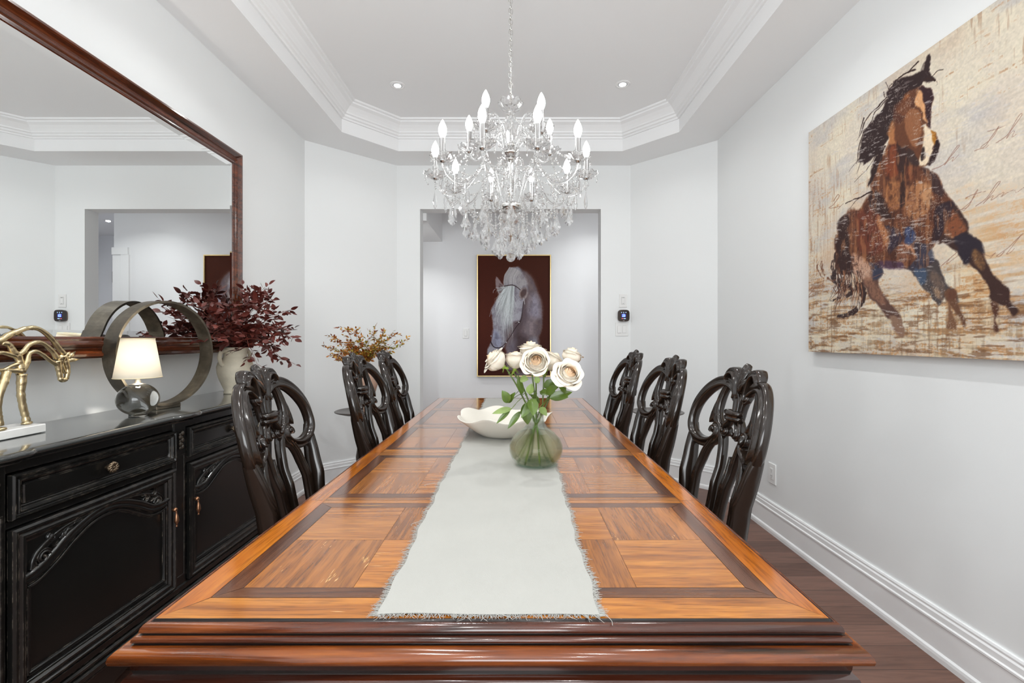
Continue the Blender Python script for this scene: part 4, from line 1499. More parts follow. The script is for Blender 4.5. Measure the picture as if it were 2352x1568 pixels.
# tall terracotta vase with autumn foliage
TVX, TVY, TVZ = -1.07, 3.19, .674
tv = empty('tall_vase', (TVX, TVY, TVZ), 'tall pinkish clay vase on the left corner stand behind the chairs', 'vase')
m = MB()
m.lathe([(0, 0), (.052, 0), (.055, .01), (.050, .03), (.060, .07), (.085, .13), (.102, .19), (.100, .235), (.080, .275), (.050, .300), (.036, .318), (.034, .335), (.044, .350), (.040, .351), (.030, .335), (.030, .315), (.07, .26), (.07, .2), (0, .02)], (TVX, TVY, TVZ), 40)
m.build('vase_body', plain('pink_clay', sr(188, 154, 134), .75, var=.18, vscale=12, bump=.3, bscale=60), tv)
af = empty('autumn_foliage', (TVX, TVY, TVZ + .35), 'airy orange and olive small-leaved branches in the left corner vase', 'foliage')
O1 = plain('orange_leaf', sr(172, 104, 34), .55, var=.25, vscale=20)
O2 = plain('rust_leaf', sr(132, 66, 30), .55, var=.25, vscale=20)
O3 = plain('olive_leaf', sr(142, 134, 44), .55, var=.25, vscale=20)
O4 = plain('ochre_leaf', sr(184, 136, 52), .55, var=.2, vscale=20)
OST = plain('olive_stem', sr(118, 104, 58), .6)
ra = random.Random(5)
ends = [(748, 797), (762, 775), (792, 752), (815, 757), (768, 815), (780, 828), (800, 790), (812, 800), (838, 790), (858, 762), (882, 768), (905, 768), (928, 786), (898, 800), (868, 800), (878, 785), (825, 820), (790, 808), (850, 815)]
for i, (ex, ey) in enumerate(ends):
    t_ = atY(ex, ey, 3.15 + ra.uniform(-.12, .10))
    branch(af, (TVX + ra.uniform(-.015, .015), TVY + ra.uniform(-.015, .015), TVZ + .345), t_, .012, [O1, O2, O3, O4], OST, 19, .025, ra, .50, srad=.0015, tones=([4, 3, 1.2, 2] if ex < 835 else [2, 1.5, 3, 3]))

# ------------------------------------------------------------------ switches, thermostat, outlet
def plate_far(name, x, z, w, h, yface, label, cat, kind_):
    r = empty(name, (x, yface, z), label, cat)
    m = MB(); m.box(x - w / 2, x + w / 2, yface - .006, yface, z - h / 2, z + h / 2, bev=.0025); m.build('plate', PLASTIC, r)
    if kind_ == 'dimmer':
        m = MB(); m.box(x - .0165, x + .0165, yface - .0075, yface - .005, z - .033, z + .033, bev=.0008); m.build('insert', PLASTIC2, r)
        m = MB(); m.box(x - .013, x + .013, yface - .009, yface - .0065, z - .030, z + .022, bev=.001); m.build('rocker', PLASTIC, r)
        m = MB(); m.box(x - .002, x + .002, yface - .0095, yface - .007, z + .024, z + .028); m.box(x - .005, x + .005, yface - .0095, yface - .007, z - .027, z - .024); m.build('indicator', plain('grey_mark', (.2, .2, .2), .5), r)
    elif kind_ == 'single':
        m = MB(); m.box(x - .0165, x + .0165, yface - .0075, yface - .005, z - .033, z + .033, bev=.0008); m.build('insert', PLASTIC2, r)
        m = MB(); m.box(x - .0145, x + .0145, yface - .0105, yface - .0065, z - .031, z + .031, bev=.0015); m.build('rocker', PLASTIC, r)
    elif kind_ == 'double':
        for s in (-1, 1):
            m = MB(); m.box(x + s * .023 - .0165, x + s * .023 + .0165, yface - .0075, yface - .005, z - .033, z + .033, bev=.0008); m.build('insert', PLASTIC2, r)
            m = MB(); m.prism([(yface - .0065, z - .031), (yface - (.013 if s < 0 else .009), z - .031), (yface - .0075, z + .031), (yface - .0065, z + .031)], x + s * .023 - .0145, x + s * .023 + .0145, axis='x'); m.build('rocker', PLASTIC, r, recalc=True)
    return r
plate_far('dimmer_switch', .956, 1.519, .072, .118, YF, 'white dimmer switch plate above the thermostat', 'light switch', 'dimmer')
plate_far('double_switch', .944, 1.265, .115, .120, YF, 'white double rocker switch plate below the thermostat', 'light switch', 'double')
plate_far('hall_switch', -.555, 1.243, .070, .113, HY, 'white single switch plate on the hall wall left of the framed horse', 'light switch', 'single')
th = empty('thermostat', (.956, YF, 1.385), 'black rounded-square thermostat with blue 23 display', 'thermostat')
def rsq(hw, n=10, p=4.2):
    return [(hw * math.copysign(abs(math.cos(t)) ** (2 / p), math.cos(t)), hw * math.copysign(abs(math.sin(t)) ** (2 / p), math.sin(t))) for t in np.linspace(0, 2 * PI, 64, endpoint=False)]
m = MB(); m.prism([(.956 + a, 1.385 + b) for a, b in rsq(.047)], YF - .018, YF, axis='y')
m.build('back_plate', plain('thermostat_rim', sr(178, 150, 132), .4), th, recalc=True)
m = MB(); m.prism([(.956 + a, 1.385 + b) for a, b in rsq(.0515)], YF - .026, YF - .010, axis='y')
m.build('glass_face', plain('thermostat_face', sr(30, 12, 10), .12, coat=.5), th, recalc=True)
BLUE = emis('display_blue', (.35, .55, 1.0), 1.6)
DBLUE = emis('display_deep_blue', (.02, .03, .45), .8)
REDM = emis('display_red', (.75, .15, .25), .7)


def text_obj(txt, size, name, mat, parent, loc, rot):
    cu = bpy.data.curves.new(name, 'FONT')
    cu.body = txt; cu.size = size; cu.align_x = 'CENTER'; cu.align_y = 'CENTER'; cu.extrude = .0003; cu.offset = size * .03
    o = bpy.data.objects.new(name, cu); COL.objects.link(o)
    dg = bpy.context.evaluated_depsgraph_get()
    me = bpy.data.meshes.new_from_object(o.evaluated_get(dg))
    bpy.data.objects.remove(o)
    me.materials.clear(); me.materials.append(mat)
    ob = bpy.data.objects.new(name, me); COL.objects.link(ob)
    ob.parent = parent; ob.location = loc; ob.rotation_euler = rot
    return ob
m = MB(); m.box(.956 - .0185, .956 + .0185, YF - .0264, YF - .0255, 1.372, 1.4); m.build('display', DBLUE, th)
text_obj('23', .028, 'reading', BLUE, th, (0, -.0268, -.001), (R(90), 0, 0))
m = MB()
for dx in (-.019, 0, .019): m.ellipsoid((.956 + dx, YF - .0265, 1.4135), (.0036, .0006, .0036), 10, 6)
m.box(.951, .961, YF - .0268, YF - .026, 1.401, 1.4025)
m.box(.955, .974, YF - .0268, YF - .026, 1.3565, 1.3615)
m.build('status_icons', BLUE, th)
m = MB(); m.box(.937, .950, YF - .0268, YF - .026, 1.3565, 1.3615); m.build('heat_icon', REDM, th)
m = MB(); m.box(.948, .964, YF - .0268, YF - .026, 1.3385, 1.342); m.build('maker_mark', plain('mark_grey', (.4, .38, .38), .4), th)

ou = empty('power_outlet', (XR, 2.773, .36), 'white double power outlet low on the right wall', 'outlet')
m = MB(); m.box(XR - .007, XR, 2.773 - .040, 2.773 + .040, .36 - .0625, .36 + .0625, bev=.003); m.build('plate', PLASTIC, ou)
m = MB(); m.box(XR - .0085, XR - .006, 2.773 - .0175, 2.773 + .0175, .36 - .034, .36 + .034, bev=.001); m.build('socket_insert', PLASTIC2, ou)
m = MB(); m.box(XR - .0092, XR - .008, 2.773 - .0160, 2.773 + .0160, .36 - .0325, .36 + .0325, bev=.0006); m.build('socket_face', PLASTIC, ou)
m = MB()
for dz in (-.017, .017):
    for dy in (-.006, .006): m.box(XR - .0095, XR - .009, 2.773 + dy - .001, 2.773 + dy + .001, .36 + dz, .36 + dz + .008)
    m.box(XR - .0095, XR - .009, 2.773 - .002, 2.773 + .002, .36 + dz - .009, .36 + dz - .005)
m.build('socket_slots', DARKHOLE, ou)

# ------------------------------------------------------------------ recessed ceiling lights
SPOTM = emis('spot_lamp', (1, .98, .95), 30)
TRIMW = plain('spot_trim', (.86, .86, .86), .35)
def downlight(x, y, z, power, label, spread=165):
    r = empty('recessed_light', (x, y, z), label, 'ceiling light', 'recessed ceiling lights')
    m = MB(); m.lathe([(.052, 0), (.052, -.002), (.048, -.004), (.036, -.004), (.033, -.0015), (.033, 0)], (x, y, z), 32, flip=True); m.build('trim_ring', TRIMW, r)
    m = MB(); m.lathe([(.033, -.0012), (.0255, -.0032), (.0240, -.0030)], (x, y, z), 32, flip=True); m.build('gimbal', plain('gimbal', (.55, .55, .56), .3, .7), r)
    m = MB(); m.lathe([(.0248, -.0028), (0, -.0040)], (x, y, z), 24, flip=True); m.build('lens', SPOTM, r)
    area_light('downlight', (x, y, z - .012), (0, 0, 0), .05, .05, power, (.985, 1, .985), 'DISK', spread)
downlight(-.821, 3.166, ZT, 2.5, 'recessed ceiling spotlight left of the chandelier', 130)
downlight(.742, 3.153, ZT, 3, 'recessed ceiling spotlight right of the chandelier', 130)
for yy_, pos in ((2.02, 'beside the chandelier chain'), (.88, 'over the near half of the table'), (-.30, 'near the window')):  # extra spots out of view, added to brighten the table and walls
    downlight(-.821, yy_, ZT, (5.5 if yy_ < 1 else 6.5), 'added unseen ceiling spotlight on the left ' + pos, 125)
    downlight(.742, yy_, ZT, (3.5 if yy_ < 1 else 5), 'added unseen ceiling spotlight on the right ' + pos, 125)
downlight(-1.2, 4.42, 2.266, 6, 'unseen spotlight added in the dropped hall ceiling at left', 140)  # this and the next: unseen spots placed to brighten the hall wall
downlight(.95, 4.42, 2.74, 6, 'unseen ceiling spotlight added in the hall', 125)
downlight(2.5, 4.66, 2.74, 5, 'recessed ceiling spotlight further along the hall')
downlight(2.3, 6.0, 2.74, 3, 'recessed ceiling spotlight at the hall end')
m = MB(); m.box(1.60, 3.0, 6.84, 6.90, 2.02, 2.20, bev=.01)
tag(m.build('wooden_valance', WOODBEAM), 'dark brown wooden valance board on the far hall wall', 'valance')

# ------------------------------------------------------------------ crystal chandelier
HXc, HYc = -.0216, 2.08
chn = empty('chandelier', (HXc, HYc, ZT), 'large crystal chandelier with two tiers of lit candle bulbs hanging over the table', 'chandelier')
cc = Vector((HXc, HYc, 0))
rc = random.Random(9)
FOIL = plain('chandelier_metal', (.70, .69, .67), .18, 1.0)


def pol(r, a, z): return Vector((HXc + r * math.cos(a), HYc + r * math.sin(a), z))


# canopy and chain
m = MB(); m.lathe([(0, 0), (.062, 0), (.060, -.012), (.045, -.026), (.012, -.034), (0, -.034)], (HXc, HYc, ZT), 32, flip=True); m.build('ceiling_canopy', FOIL, chn)
m = MB()
z = ZT - .034; k = 0
while z > 2.262:
    L_, w = .030, .0085
    pts = []
    for q in range(14):
        a = 2 * PI * q / 14
        x = w * math.cos(a); zz = -L_ / 2 + (L_ / 2) * math.copysign(abs(math.sin(a)) ** .7, math.sin(a))
        pts.append((HXc + (x if k % 2 else x * .25), HYc + (x * .25 if k % 2 else x), z + zz))
    m.tube(pts, .0017, 6, closed=True)
    z -= L_ - .0058; k += 1
m.tube([(HXc + .004, HYc, ZT - .03), (HXc - .003, HYc + .003, 2.6), (HXc + .003, HYc, 2.26)], .0016, 6)
m.build('chain', FOIL, chn)


def flute(n, amp, amz=0.0):
    return lambda a, r, z: (r * (1 + amp * math.cos(n * a)), z + amz * math.cos(n * a) * (r / .05))


# centre column of cut glass pieces
m = MB()
m.lathe([(.004, 2.212), (.018, 2.214), (.040, 2.228), (.054, 2.245), (.056, 2.256), (.050, 2.266), (.046, 2.266), (.048, 2.255), (.036, 2.238), (.012, 2.226), (.004, 2.224)], cc, 48, smooth=False, mod=flute(8, .06, .003))
m.build('crown_bowl', CRYSTAL, chn)
m = MB()
m.lathe([(.004, 2.212), (.016, 2.208), (.023, 2.192), (.022, 2.178), (.014, 2.168), (.013, 2.158), (.018, 2.140), (.029, 2.115), (.033, 2.095), (.030, 2.080), (.020, 2.066), (.004, 2.064)], cc, 20, smooth=False, mod=flute(10, .05))
m.build('baluster', CRYSTAL, chn)
m = MB()
m.lathe([(.0, 2.068), (.022, 2.067), (.022, 2.058), (.0, 2.057)], cc, 32); m.lathe([(0, 2.005), (.017, 2.004), (.017, 1.996), (0, 1.995)], cc, 24)
m.lathe([(0, 2.26), (.004, 2.26), (.004, 1.62), (0, 1.62)], cc, 10); m.lathe([(0, 1.80), (.040, 1.798), (.052, 1.785), (.048, 1.77), (.02, 1.762), (0, 1.762)], cc, 32)
m.lathe([(0, 2.042), (.030, 2.04), (.034, 2.03), (.030, 2.02), (0, 2.018)], cc, 32)
m.build('metal_stem', FOIL, chn)
m = MB()
m.lathe([(.004, 2.056), (.030, 2.052), (.042, 2.035), (.041, 2.02), (.028, 2.006), (.006, 2.002)], cc, 24, smooth=False, mod=flute(12, .04))
m.lathe([(.004, 1.994), (.018, 1.990), (.014, 1.97), (.012, 1.95), (.020, 1.92), (.026, 1.89), (.022, 1.86), (.012, 1.83), (.018, 1.81), (.006, 1.80)], cc, 20, smooth=False, mod=flute(10, .05))
m.build('lower_baluster', CRYSTAL, chn)
m = MB()
m.lathe([(.004, 1.762), (.030, 1.757), (.052, 1.742), (.056, 1.728), (.042, 1.712), (.014, 1.704), (.012, 1.69), (.02, 1.67), (.012, 1.65), (.004, 1.645)], cc, 40, smooth=False, mod=flute(8, .07, .002))
m.build('bottom_bowl', CRYSTAL, chn)


# crystal prototypes (flat faceted cut glass)
def lozenge(m, c, h, w, d, n=8, top=.28):
    """faceted drop: pointed top, widest low, pointed bottom, flattened front to back"""
    c = Vector(c)
    rings = [(0, .04), (-.20, .30), (-.62, 1.0), (-.80, .86), (-.93, .45), (-1.0, .04)]
    vs, fs = [], []
    for (t, r) in rings:
        for k in range(n):
            a = 2 * PI * (k + .5) / n
            vs.append(c + Vector((r * w / 2 * math.cos(a), r * d / 2 * math.sin(a), t * h)))
    for i in range(len(rings) - 1):
        for k in range(n):
            k2 = (k + 1) % n
            fs.append((i * n + k, (i + 1) * n + k, (i + 1) * n + k2, i * n + k2))
    fs.append(tuple(range(n))); fs.append(tuple((len(rings) - 1) * n + k for k in range(n))[::-1])
    m.add(vs, fs, 0, False)


def pendalogue(m, c, h, w, d):
    """french pendalogue: notched outline with a flat cut table on both faces"""
    c = Vector(c)
    out = [(0, 0), (.10, -.10), (.20, -.30), (.36, -.52), (.50, -.66), (.42, -.78), (.30, -.82), (.20, -.93), (.06, -.95), (0, -1.0)]
    ol = [(x, z) for x, z in out] + [(-x, z) for x, z in out[-2:0:-1]]
    n = len(ol)
    cen = (0, -.62)
    vs = [c + Vector((x * w, 0, z * h)) for x, z in ol]
    for s in (-1, 1):
        for x, z in ol:
            vs.append(c + Vector(((cen[0] + (x - cen[0]) * .55) * w, s * d / 2, (cen[1] + (z - cen[1]) * .55) * h)))
        vs.append(c + Vector((0, s * d * .62, cen[1] * h)))
    fs = []
    for i in range(n):
        j = (i + 1) % n
        fs.append((i, j, n + j, n + i)); fs.append((n + i, n + j, 2 * n))
        fs.append((j, i, 2 * n + 1 + i, 2 * n + 1 + j)); fs.append((2 * n + 1 + j, 2 * n + 1 + i, 3 * n + 1))
    m.add(vs, fs, 0, False)


def bead(m, p, r=.0062, ax=None):
    p = Vector(p); n = 8
    vs, fs = [], []
    a0 = rc.uniform(0, 3)
    yaw = rc.uniform(-.8, .8)
    rings = [(0, .35), (.45, 1), (.45, 1)]
    for (y, q) in ((-.52, .45), (-.12, 1.0), (.12, 1.0), (.52, .45)):
        for k in range(n):
            a = 2 * PI * (k + .5) / n
            v = Vector((q * r * math.cos(a), y * r, q * r * math.sin(a)))
            v = Vector((v.x * math.cos(yaw) - v.y * math.sin(yaw), v.x * math.sin(yaw) + v.y * math.cos(yaw), v.z))
            vs.append(p + v)
    for i in range(3):
        for k in range(n):
            k2 = (k + 1) % n
            fs.append((i * n + k, i * n + k2, (i + 1) * n + k2, (i + 1) * n + k))
    fs.append(tuple(range(n))[::-1]); fs.append(tuple(3 * n + k for k in range(n)))
    m.add(vs, fs, 0, False)


def bead_strand(name, a, b, sag, n, r=.0062, drop=None):
    a, b = Vector(a), Vector(b)
    m = MB(); w = []
    for i in range(n + 1):
        t = i / n
        p = a.lerp(b, t) + Vector((0, 0, -sag * 4 * t * (1 - t)))
        w.append(p)
        if 0 < i < n: bead(m, p, r)
    m2 = MB(); 
    m.tube(w, .00055, 4, mi=1)
    if drop:
        q = w[n // 2]
        lozenge(m, q - Vector((0, 0, .008)), drop, drop * .36, drop * .2, 8)
    return m.build(name, [CRYSTAL, FOIL], chn)


dropm = MB(); lozenge(dropm, (0, 0, 0), .030, .0125, .008)
bead(dropm, (0, 0, .006), .004)
DROP = dropm.build('small_drop', CRYSTAL).data
bpy.data.objects.remove([o for o in bpy.data.objects if o.data == DROP][0])
bigm = MB(); pendalogue(bigm, (0, 0, 0), .062, .036, .011); bead(bigm, (0, 0, .008), .0062)
BIG = bigm.build('pendalogue', CRYSTAL).data
bpy.data.objects.remove([o for o in bpy.data.objects if o.data == BIG][0])
spm = MB(); lozenge(spm, (0, 0, 0), .070, .018, .012, 8); bead(spm, (0, 0, .007), .0055)
SPEAR = spm.build('spear', CRYSTAL).data
bpy.data.objects.remove([o for o in bpy.data.objects if o.data == SPEAR][0])


def put(data, name, parent, world, rz=0.0, s=1.0):
    o = bpy.data.objects.new(name, data)
    COL.objects.link(o)
    off = Vector((0, 0, 0)); p = parent
    while p is not None: off += p.location; p = p.parent
    o.parent = parent
    o.location = Vector(world) - off
    o.rotation_euler = (rc.uniform(-.05, .05), rc.uniform(-.05, .05), rz)
    o.scale = (s, s, s)
    return o


# bobeche (cup dish), sleeve and bulb built once each, then copied
def cup_data():
    m = MB()
    m.lathe([(.010, 0), (.020, .001), (.038, .008), (.051, .018), (.053, .024), (.049, .0235), (.036, .0135), (.018, .007), (.010, .006)], (0, 0, 0), 40, smooth=False, mod=flute(10, .055, .003))
    return m.build('tmp', CRYSTAL).data
def sleeve_data():
    m = MB()
    m.lathe([(0, -.012), (.008, -.012), (.015, -.004), (.015, .002), (.0115, .006), (.0115, .088), (.0095, .090), (0, .090)], (0, 0, 0), 20)
    return m.build('tmp', SILVER).data
def bulb_data():
    m = MB()
    m.lathe([(0, 0), (.0085, 0), (.0095, .004), (.0145, .016), (.0172, .028), (.0165, .040), (.0125, .054), (.0075, .065), (.0035, .073), (0, .077)], (0, 0, 0), 20)
    return m.build('tmp', BULB).data
CUP, SLV, BLB = cup_data(), sleeve_data(), bulb_data()
for o in [o for o in bpy.data.objects if o.name.startswith('tmp')]: bpy.data.objects.remove(o)

low_cup, up_cup = [], []
def arm_unit(a, rr_, zc, path):
    m = MB()
    P = catmull([pol(r, a, z) for r, z in path], 8)
    m.tube(P, .0062, 8)
    # twisted beads along the arm
    for k in range(3, len(P) - 3, 5):
        bead(m, P[k] + Vector((0, 0, .0095)), .0042)
    ao = m.build('arm', [ARMGLASS], chn)
    c = pol(rr_, a, zc)
    cup = bpy.data.objects.new('bobeche', CUP); COL.objects.link(cup); cup.parent = chn; cup.location = c - chn.location
    cup.rotation_euler = (0, 0, a)
    for k in range(5):
        aa = a + (k - 2) * 2 * PI / 5
        p = c + Vector((.049 * math.cos(aa), .049 * math.sin(aa), .010))
        put(DROP, 'small_drop', cup, p, aa + PI / 2 + rc.uniform(-.4, .4))
    s = bpy.data.objects.new('candle_sleeve', SLV); COL.objects.link(s); s.parent = chn; s.location = c - chn.location + Vector((0, 0, .006))
    b = bpy.data.objects.new('bulb', BLB); COL.objects.link(b); b.parent = chn; b.location = c - chn.location + Vector((0, 0, .096))
    return c


for k in range(10):
    a = R(108 + 36 * k)
    low_cup.append((a, arm_unit(a, .345, 1.912, [(.040, 1.785), (.060, 1.86), (.085, 1.925), (.120, 1.950), (.155, 1.935), (.185, 1.890), (.225, 1.850), (.275, 1.838), (.320, 1.858), (.343, 1.895), (.345, 1.912)])))
for k in range(5):
    a = R(95 + 72 * k)
    up_cup.append((a, arm_unit(a, .200, 2.052, [(.030, 2.03), (.048, 2.075), (.075, 2.100), (.105, 2.085), (.130, 2.035), (.160, 2.010), (.188, 2.022), (.200, 2.052)])))
# crook arms around the column
for k in range(5):
    a = R(54 + 72 * k)
    m = MB()
    P = catmull([pol(r, a, z) for r, z in [(.032, 2.03), (.040, 2.09), (.050, 2.15), (.068, 2.190), (.090, 2.196), (.102, 2.175), (.095, 2.158)]], 7)
    m.tube(P, .0055, 8)
    for q in range(2, len(P) - 1, 3): bead(m, P[q] + (P[q] - Vector((HXc, HYc, P[q].z))).normalized() * .008, .0055)
    co = m.build('crook_arm', [ARMGLASS], chn)
    put(SPEAR, 'spear_drop', co, P[-1] - Vector((0, 0, .012)), a + .6, .9)
    for s in (-1, 1):
        bead_strand('bead_strand', P[-3], up_cup[(k) % 5 if s < 0 else (k + 4) % 5][1] + Vector((0, 0, .02)), .030, 11, .0055)

def nearest(lst, a):
    return min(lst, key=lambda q: abs(((q[0] - a + PI) % (2 * PI)) - PI))
# garlands: cup to cup round the rim, and from the upper cups down to the lower ones
for k in range(10):
    a0, c0 = low_cup[k]; a1, c1 = low_cup[(k + 1) % 10]
    in0 = c0 + (cc + Vector((0, 0, c0.z)) - c0).normalized() * .03 - Vector((0, 0, .025))
    in1 = c1 + (cc + Vector((0, 0, c1.z)) - c1).normalized() * .03 - Vector((0, 0, .025))
    bead_strand('bead_strand', in0, in1, .065, 15, .0062, drop=.05)
    ua, uc = nearest(up_cup, a0)
    bead_strand('bead_strand', uc + Vector((0, 0, .005)), c0 + Vector((0, 0, .012)), .035, 14, .0058)
    bead_strand('bead_strand', pol(.040, a0, 1.975), in0 + Vector((0, 0, .02)), .055, 18, .0052)
# hanging drops: from the arms' outer bends down to the bottom bowl in rings
npend = 0
RINGS = [  # radius, count, phase, top z, chain beads, kind, scale
    (.345, 10, 0, 1.892, 2, 'S', 1.25), (.300, 10, 18, 1.828, 1, 'S', 1.0), (.265, 10, 4, 1.822, 3, 'B', 1.2),
    (.215, 10, 20, 1.820, 6, 'B', 1.3), (.165, 9, 2, 1.812, 8, 'B', 1.35), (.118, 8, 10, 1.785, 8, 'B', 1.35),
    (.075, 5, 25, 1.745, 8, 'B', 1.3), (.040, 4, 40, 1.70, 6, 'S', .8)]
for (r, n, ph, zt, nb, kd, sc_) in RINGS:
    for k in range(n):
        a = R(108 + ph + 360 * k / n) + rc.uniform(-.05, .05)
        z0 = zt + rc.uniform(-.008, .008)
        m = MB()
        for q in range(nb): bead(m, pol(r, a, z0 - .0125 * (q + .5)), .0058)
        zb = z0 - .0125 * nb - .012
        m.tube([pol(r, a, z0 + .012), pol(r, a, zb)], .0006, 4, mi=1)
        st = m.build('pendant_strand', [CRYSTAL, FOIL], chn)
        put(SPEAR if kd == 'S' else BIG, 'crystal_pendant', st, pol(r, a, zb), rc.uniform(-.9, .9), sc_)
# swags joining the bottom rings
for k in range(10):
    a0, a1 = R(128 + 36 * k), R(128 + 36 * (k + 1))
    bead_strand('bead_strand', pol(.215, a0, 1.79), pol(.118, R(118 + 36 * k), 1.735), .03, 11, .0058)
# final cut ball
m = MB()
for q in range(7): bead(m, (HXc, HYc, 1.640 - .0095 * q), .0048)
m.tube([(HXc, HYc, 1.65), (HXc, HYc, 1.575)], .0007, 4, mi=1)
m.ellipsoid((HXc, HYc, 1.553), (.0215, .0215, .0215), 12, 8, smooth=False)
m.build('crystal_ball', [CRYSTAL, FOIL], chn)

# ------------------------------------------------------------------ painted pictures (colour per vertex on a fine canvas grid)
def vnoise(x, y, seed=0):
    xi = np.floor(x).astype(np.int64); yi = np.floor(y).astype(np.int64)
    fx = x - xi; fy = y - yi
    fx = fx * fx * (3 - 2 * fx); fy = fy * fy * (3 - 2 * fy)
    def h(a, b):
        n = (a * 374761393 + b * 668265263 + seed * 974634777) & 0xffffffff
        n = ((n ^ (n >> 13)) * 1274126177) & 0xffffffff
        return ((n ^ (n >> 16)) & 0xffff) / 65535.0
    return (h(xi, yi) * (1 - fx) + h(xi + 1, yi) * fx) * (1 - fy) + (h(xi, yi + 1) * (1 - fx) + h(xi + 1, yi + 1) * fx) * fy


def fbm(x, y, o=4, seed=0):
    s = 0; a = .5; t = 0
    for k in range(o):
        s = s + a * vnoise(x * 2 ** k, y * 2 ** k, seed + k); t += a; a *= .55
    return s / t


def sstep(a, b, x):
    t = np.clip((x - a) / (b - a), 0, 1)
    return t * t * (3 - 2 * t)


def polymask(X, Y, poly, soft=0.0, wob=None):
    """even-odd fill; edges displaced by a noise field for a brushed outline"""
    x = X if wob is None else X + wob[0]
    y = Y if wob is None else Y + wob[1]
    inside = np.zeros(X.shape, bool)
    n = len(poly)
    for i in range(n):
        x0, y0 = poly[i]; x1, y1 = poly[(i + 1) % n]
        if y0 == y1: continue
        c = ((y0 > y) != (y1 > y)) & (x < (x1 - x0) * (y - y0) / (y1 - y0) + x0)
        inside ^= c
    if soft <= 0: return inside.astype(float)
    d = np.full(X.shape, 1e9)
    for i in range(n):
        x0, y0 = poly[i]; x1, y1 = poly[(i + 1) % n]
        dx, dy = x1 - x0, y1 - y0
        t = np.clip(((x - x0) * dx + (y - y0) * dy) / max(1e-9, dx * dx + dy * dy), 0, 1)
        d = np.minimum(d, np.hypot(x - x0 - t * dx, y - y0 - t * dy))
    return np.where(inside, sstep(0, soft, d) * .5 + .5, .5 - sstep(0, soft, d) * .5)


def sm(pts, n=5, closed=True):
    return [(p.x, p.y) for p in catmull([Vector((a, b, 0)) for a, b in pts], n, closed)]


def strokemask(X, Y, pts, w0, w1=None, soft=1.0):
    w1 = w0 if w1 is None else w1
    n = len(pts)
    out = np.zeros(X.shape)
    xs = [p[0] for p in pts]; ys = [p[1] for p in pts]
    pad = max(w0, w1) + soft * 2 + 2
    sel = (X > min(xs) - pad) & (X < max(xs) + pad) & (Y > min(ys) - pad) & (Y < max(ys) + pad)
    if not sel.any(): return out
    x = X[sel]; y = Y[sel]; best = np.zeros(x.shape)
    for i in range(n - 1):
        x0, y0 = pts[i]; x1, y1 = pts[i + 1]
        dx, dy = x1 - x0, y1 - y0
        t = np.clip(((x - x0) * dx + (y - y0) * dy) / max(1e-9, dx * dx + dy * dy), 0, 1)
        d = np.hypot(x - x0 - t * dx, y - y0 - t * dy)
        w = w0 + (w1 - w0) * (i + t) / (n - 1)
        best = np.maximum(best, 1 - sstep(w * .5 - soft * .5, w * .5 + soft * .5, d))
    out[sel] = best
    return out


def canvas_obj(name, mat, parent, pts3, nu, nv, rgb):
    """pts3: (nv, nu, 3) world coordinates; rgb: (nv, nu, 3) sRGB 0..255"""
    off = Vector((0, 0, 0)); p = parent
    while p is not None: off += p.location; p = p.parent
    co = (pts3 - np.array(off)).reshape(-1, 3)
    me = bpy.data.meshes.new(name)
    idx = np.arange(nu * nv).reshape(nv, nu)
    q = np.stack([idx[:-1, :-1], idx[:-1, 1:], idx[1:, 1:], idx[1:, :-1]], -1).reshape(-1, 4)
    me.from_pydata(co.tolist(), [], q.tolist())
    c = np.clip(rgb.reshape(-1, 3) / 255.0, 0, 1)
    lin = np.where(c <= .04045, c / 12.92, ((c + .055) / 1.055) ** 2.4)
    ca = me.color_attributes.new('paint', 'FLOAT_COLOR', 'POINT')
    ca.data.foreach_set('color', np.concatenate([lin, np.ones((lin.shape[0], 1))], 1).astype(np.float32).ravel())
    me.materials.append(mat)
    me.update()
    o = bpy.data.objects.new(name, me)
    COL.objects.link(o)
    o.parent = parent
    return o


def mix(img, mask, col):
    m_ = mask[..., None]
    c = np.array(col, float)
    return img * (1 - m_) + c * m_


# ---- running horse on the right wall
CVX = 1.533
cy0, cy1, cz0, cz1 = 1.02, 2.380, 1.114, 2.257
cv = empty('canvas_painting', (1.568, 1.70, 1.68), 'large unframed canvas of a galloping brown horse on a cream distressed ground, right wall', 'painting')
m = MB(); m.box(CVX + .0006, 1.566, cy0, cy1, cz0, cz1)
m.build('stretcher', plain('canvas_edge', sr(206, 190, 168), .8, var=.12, vscale=14), cv)
nu, nv = 640, 540
yy = cy0 + (cy1 - cy0) * (np.linspace(0, 1, nu) ** 1.0)
zz = np.linspace(cz0, cz1, nv)
YG, ZG = np.meshgrid(yy, zz)
PXg = CX + CVX * F / YG                       # tracing coordinates: where the brush marks sit on the photograph
PYg = CY - (ZG - CAMZ) * F / YG
# local drawing coordinates in the two magnified crops used for tracing
U = (PXg - 1840) * 3.92
V = (PYg - 100) * 3.92
a_ = (cy1 - YG); b_ = (cz1 - ZG)               # metres from the top-left corner
wob = ((fbm(a_ * 28, b_ * 28, 5, 3) - .5) * 54, (fbm(a_ * 28, b_ * 28, 5, 9) - .5) * 54)
hs1 = fbm(a_ * 9, b_ * 90, 4, 21)              # horizontal brush streaks
vs1 = fbm(a_ * 110, b_ * 10, 4, 31)            # vertical drips
cl = fbm(a_ * 5, b_ * 5, 4, 41)
fine = fbm(a_ * 150, b_ * 150, 3, 51)
img = np.zeros(YG.shape + (3,))
img[:] = (214, 202, 186)
img = mix(img, sstep(.40, .70, cl) * .8, (224, 214, 192))
img = mix(img, sstep(.50, .75, fbm(a_ * 4 + 7, b_ * 6, 4, 61)) * .7, (188, 184, 184))
img = mix(img, sstep(.55, .80, fbm(a_ * 3 + 2, b_ * 3 + 5, 3, 67)) * .55, (204, 172, 142))
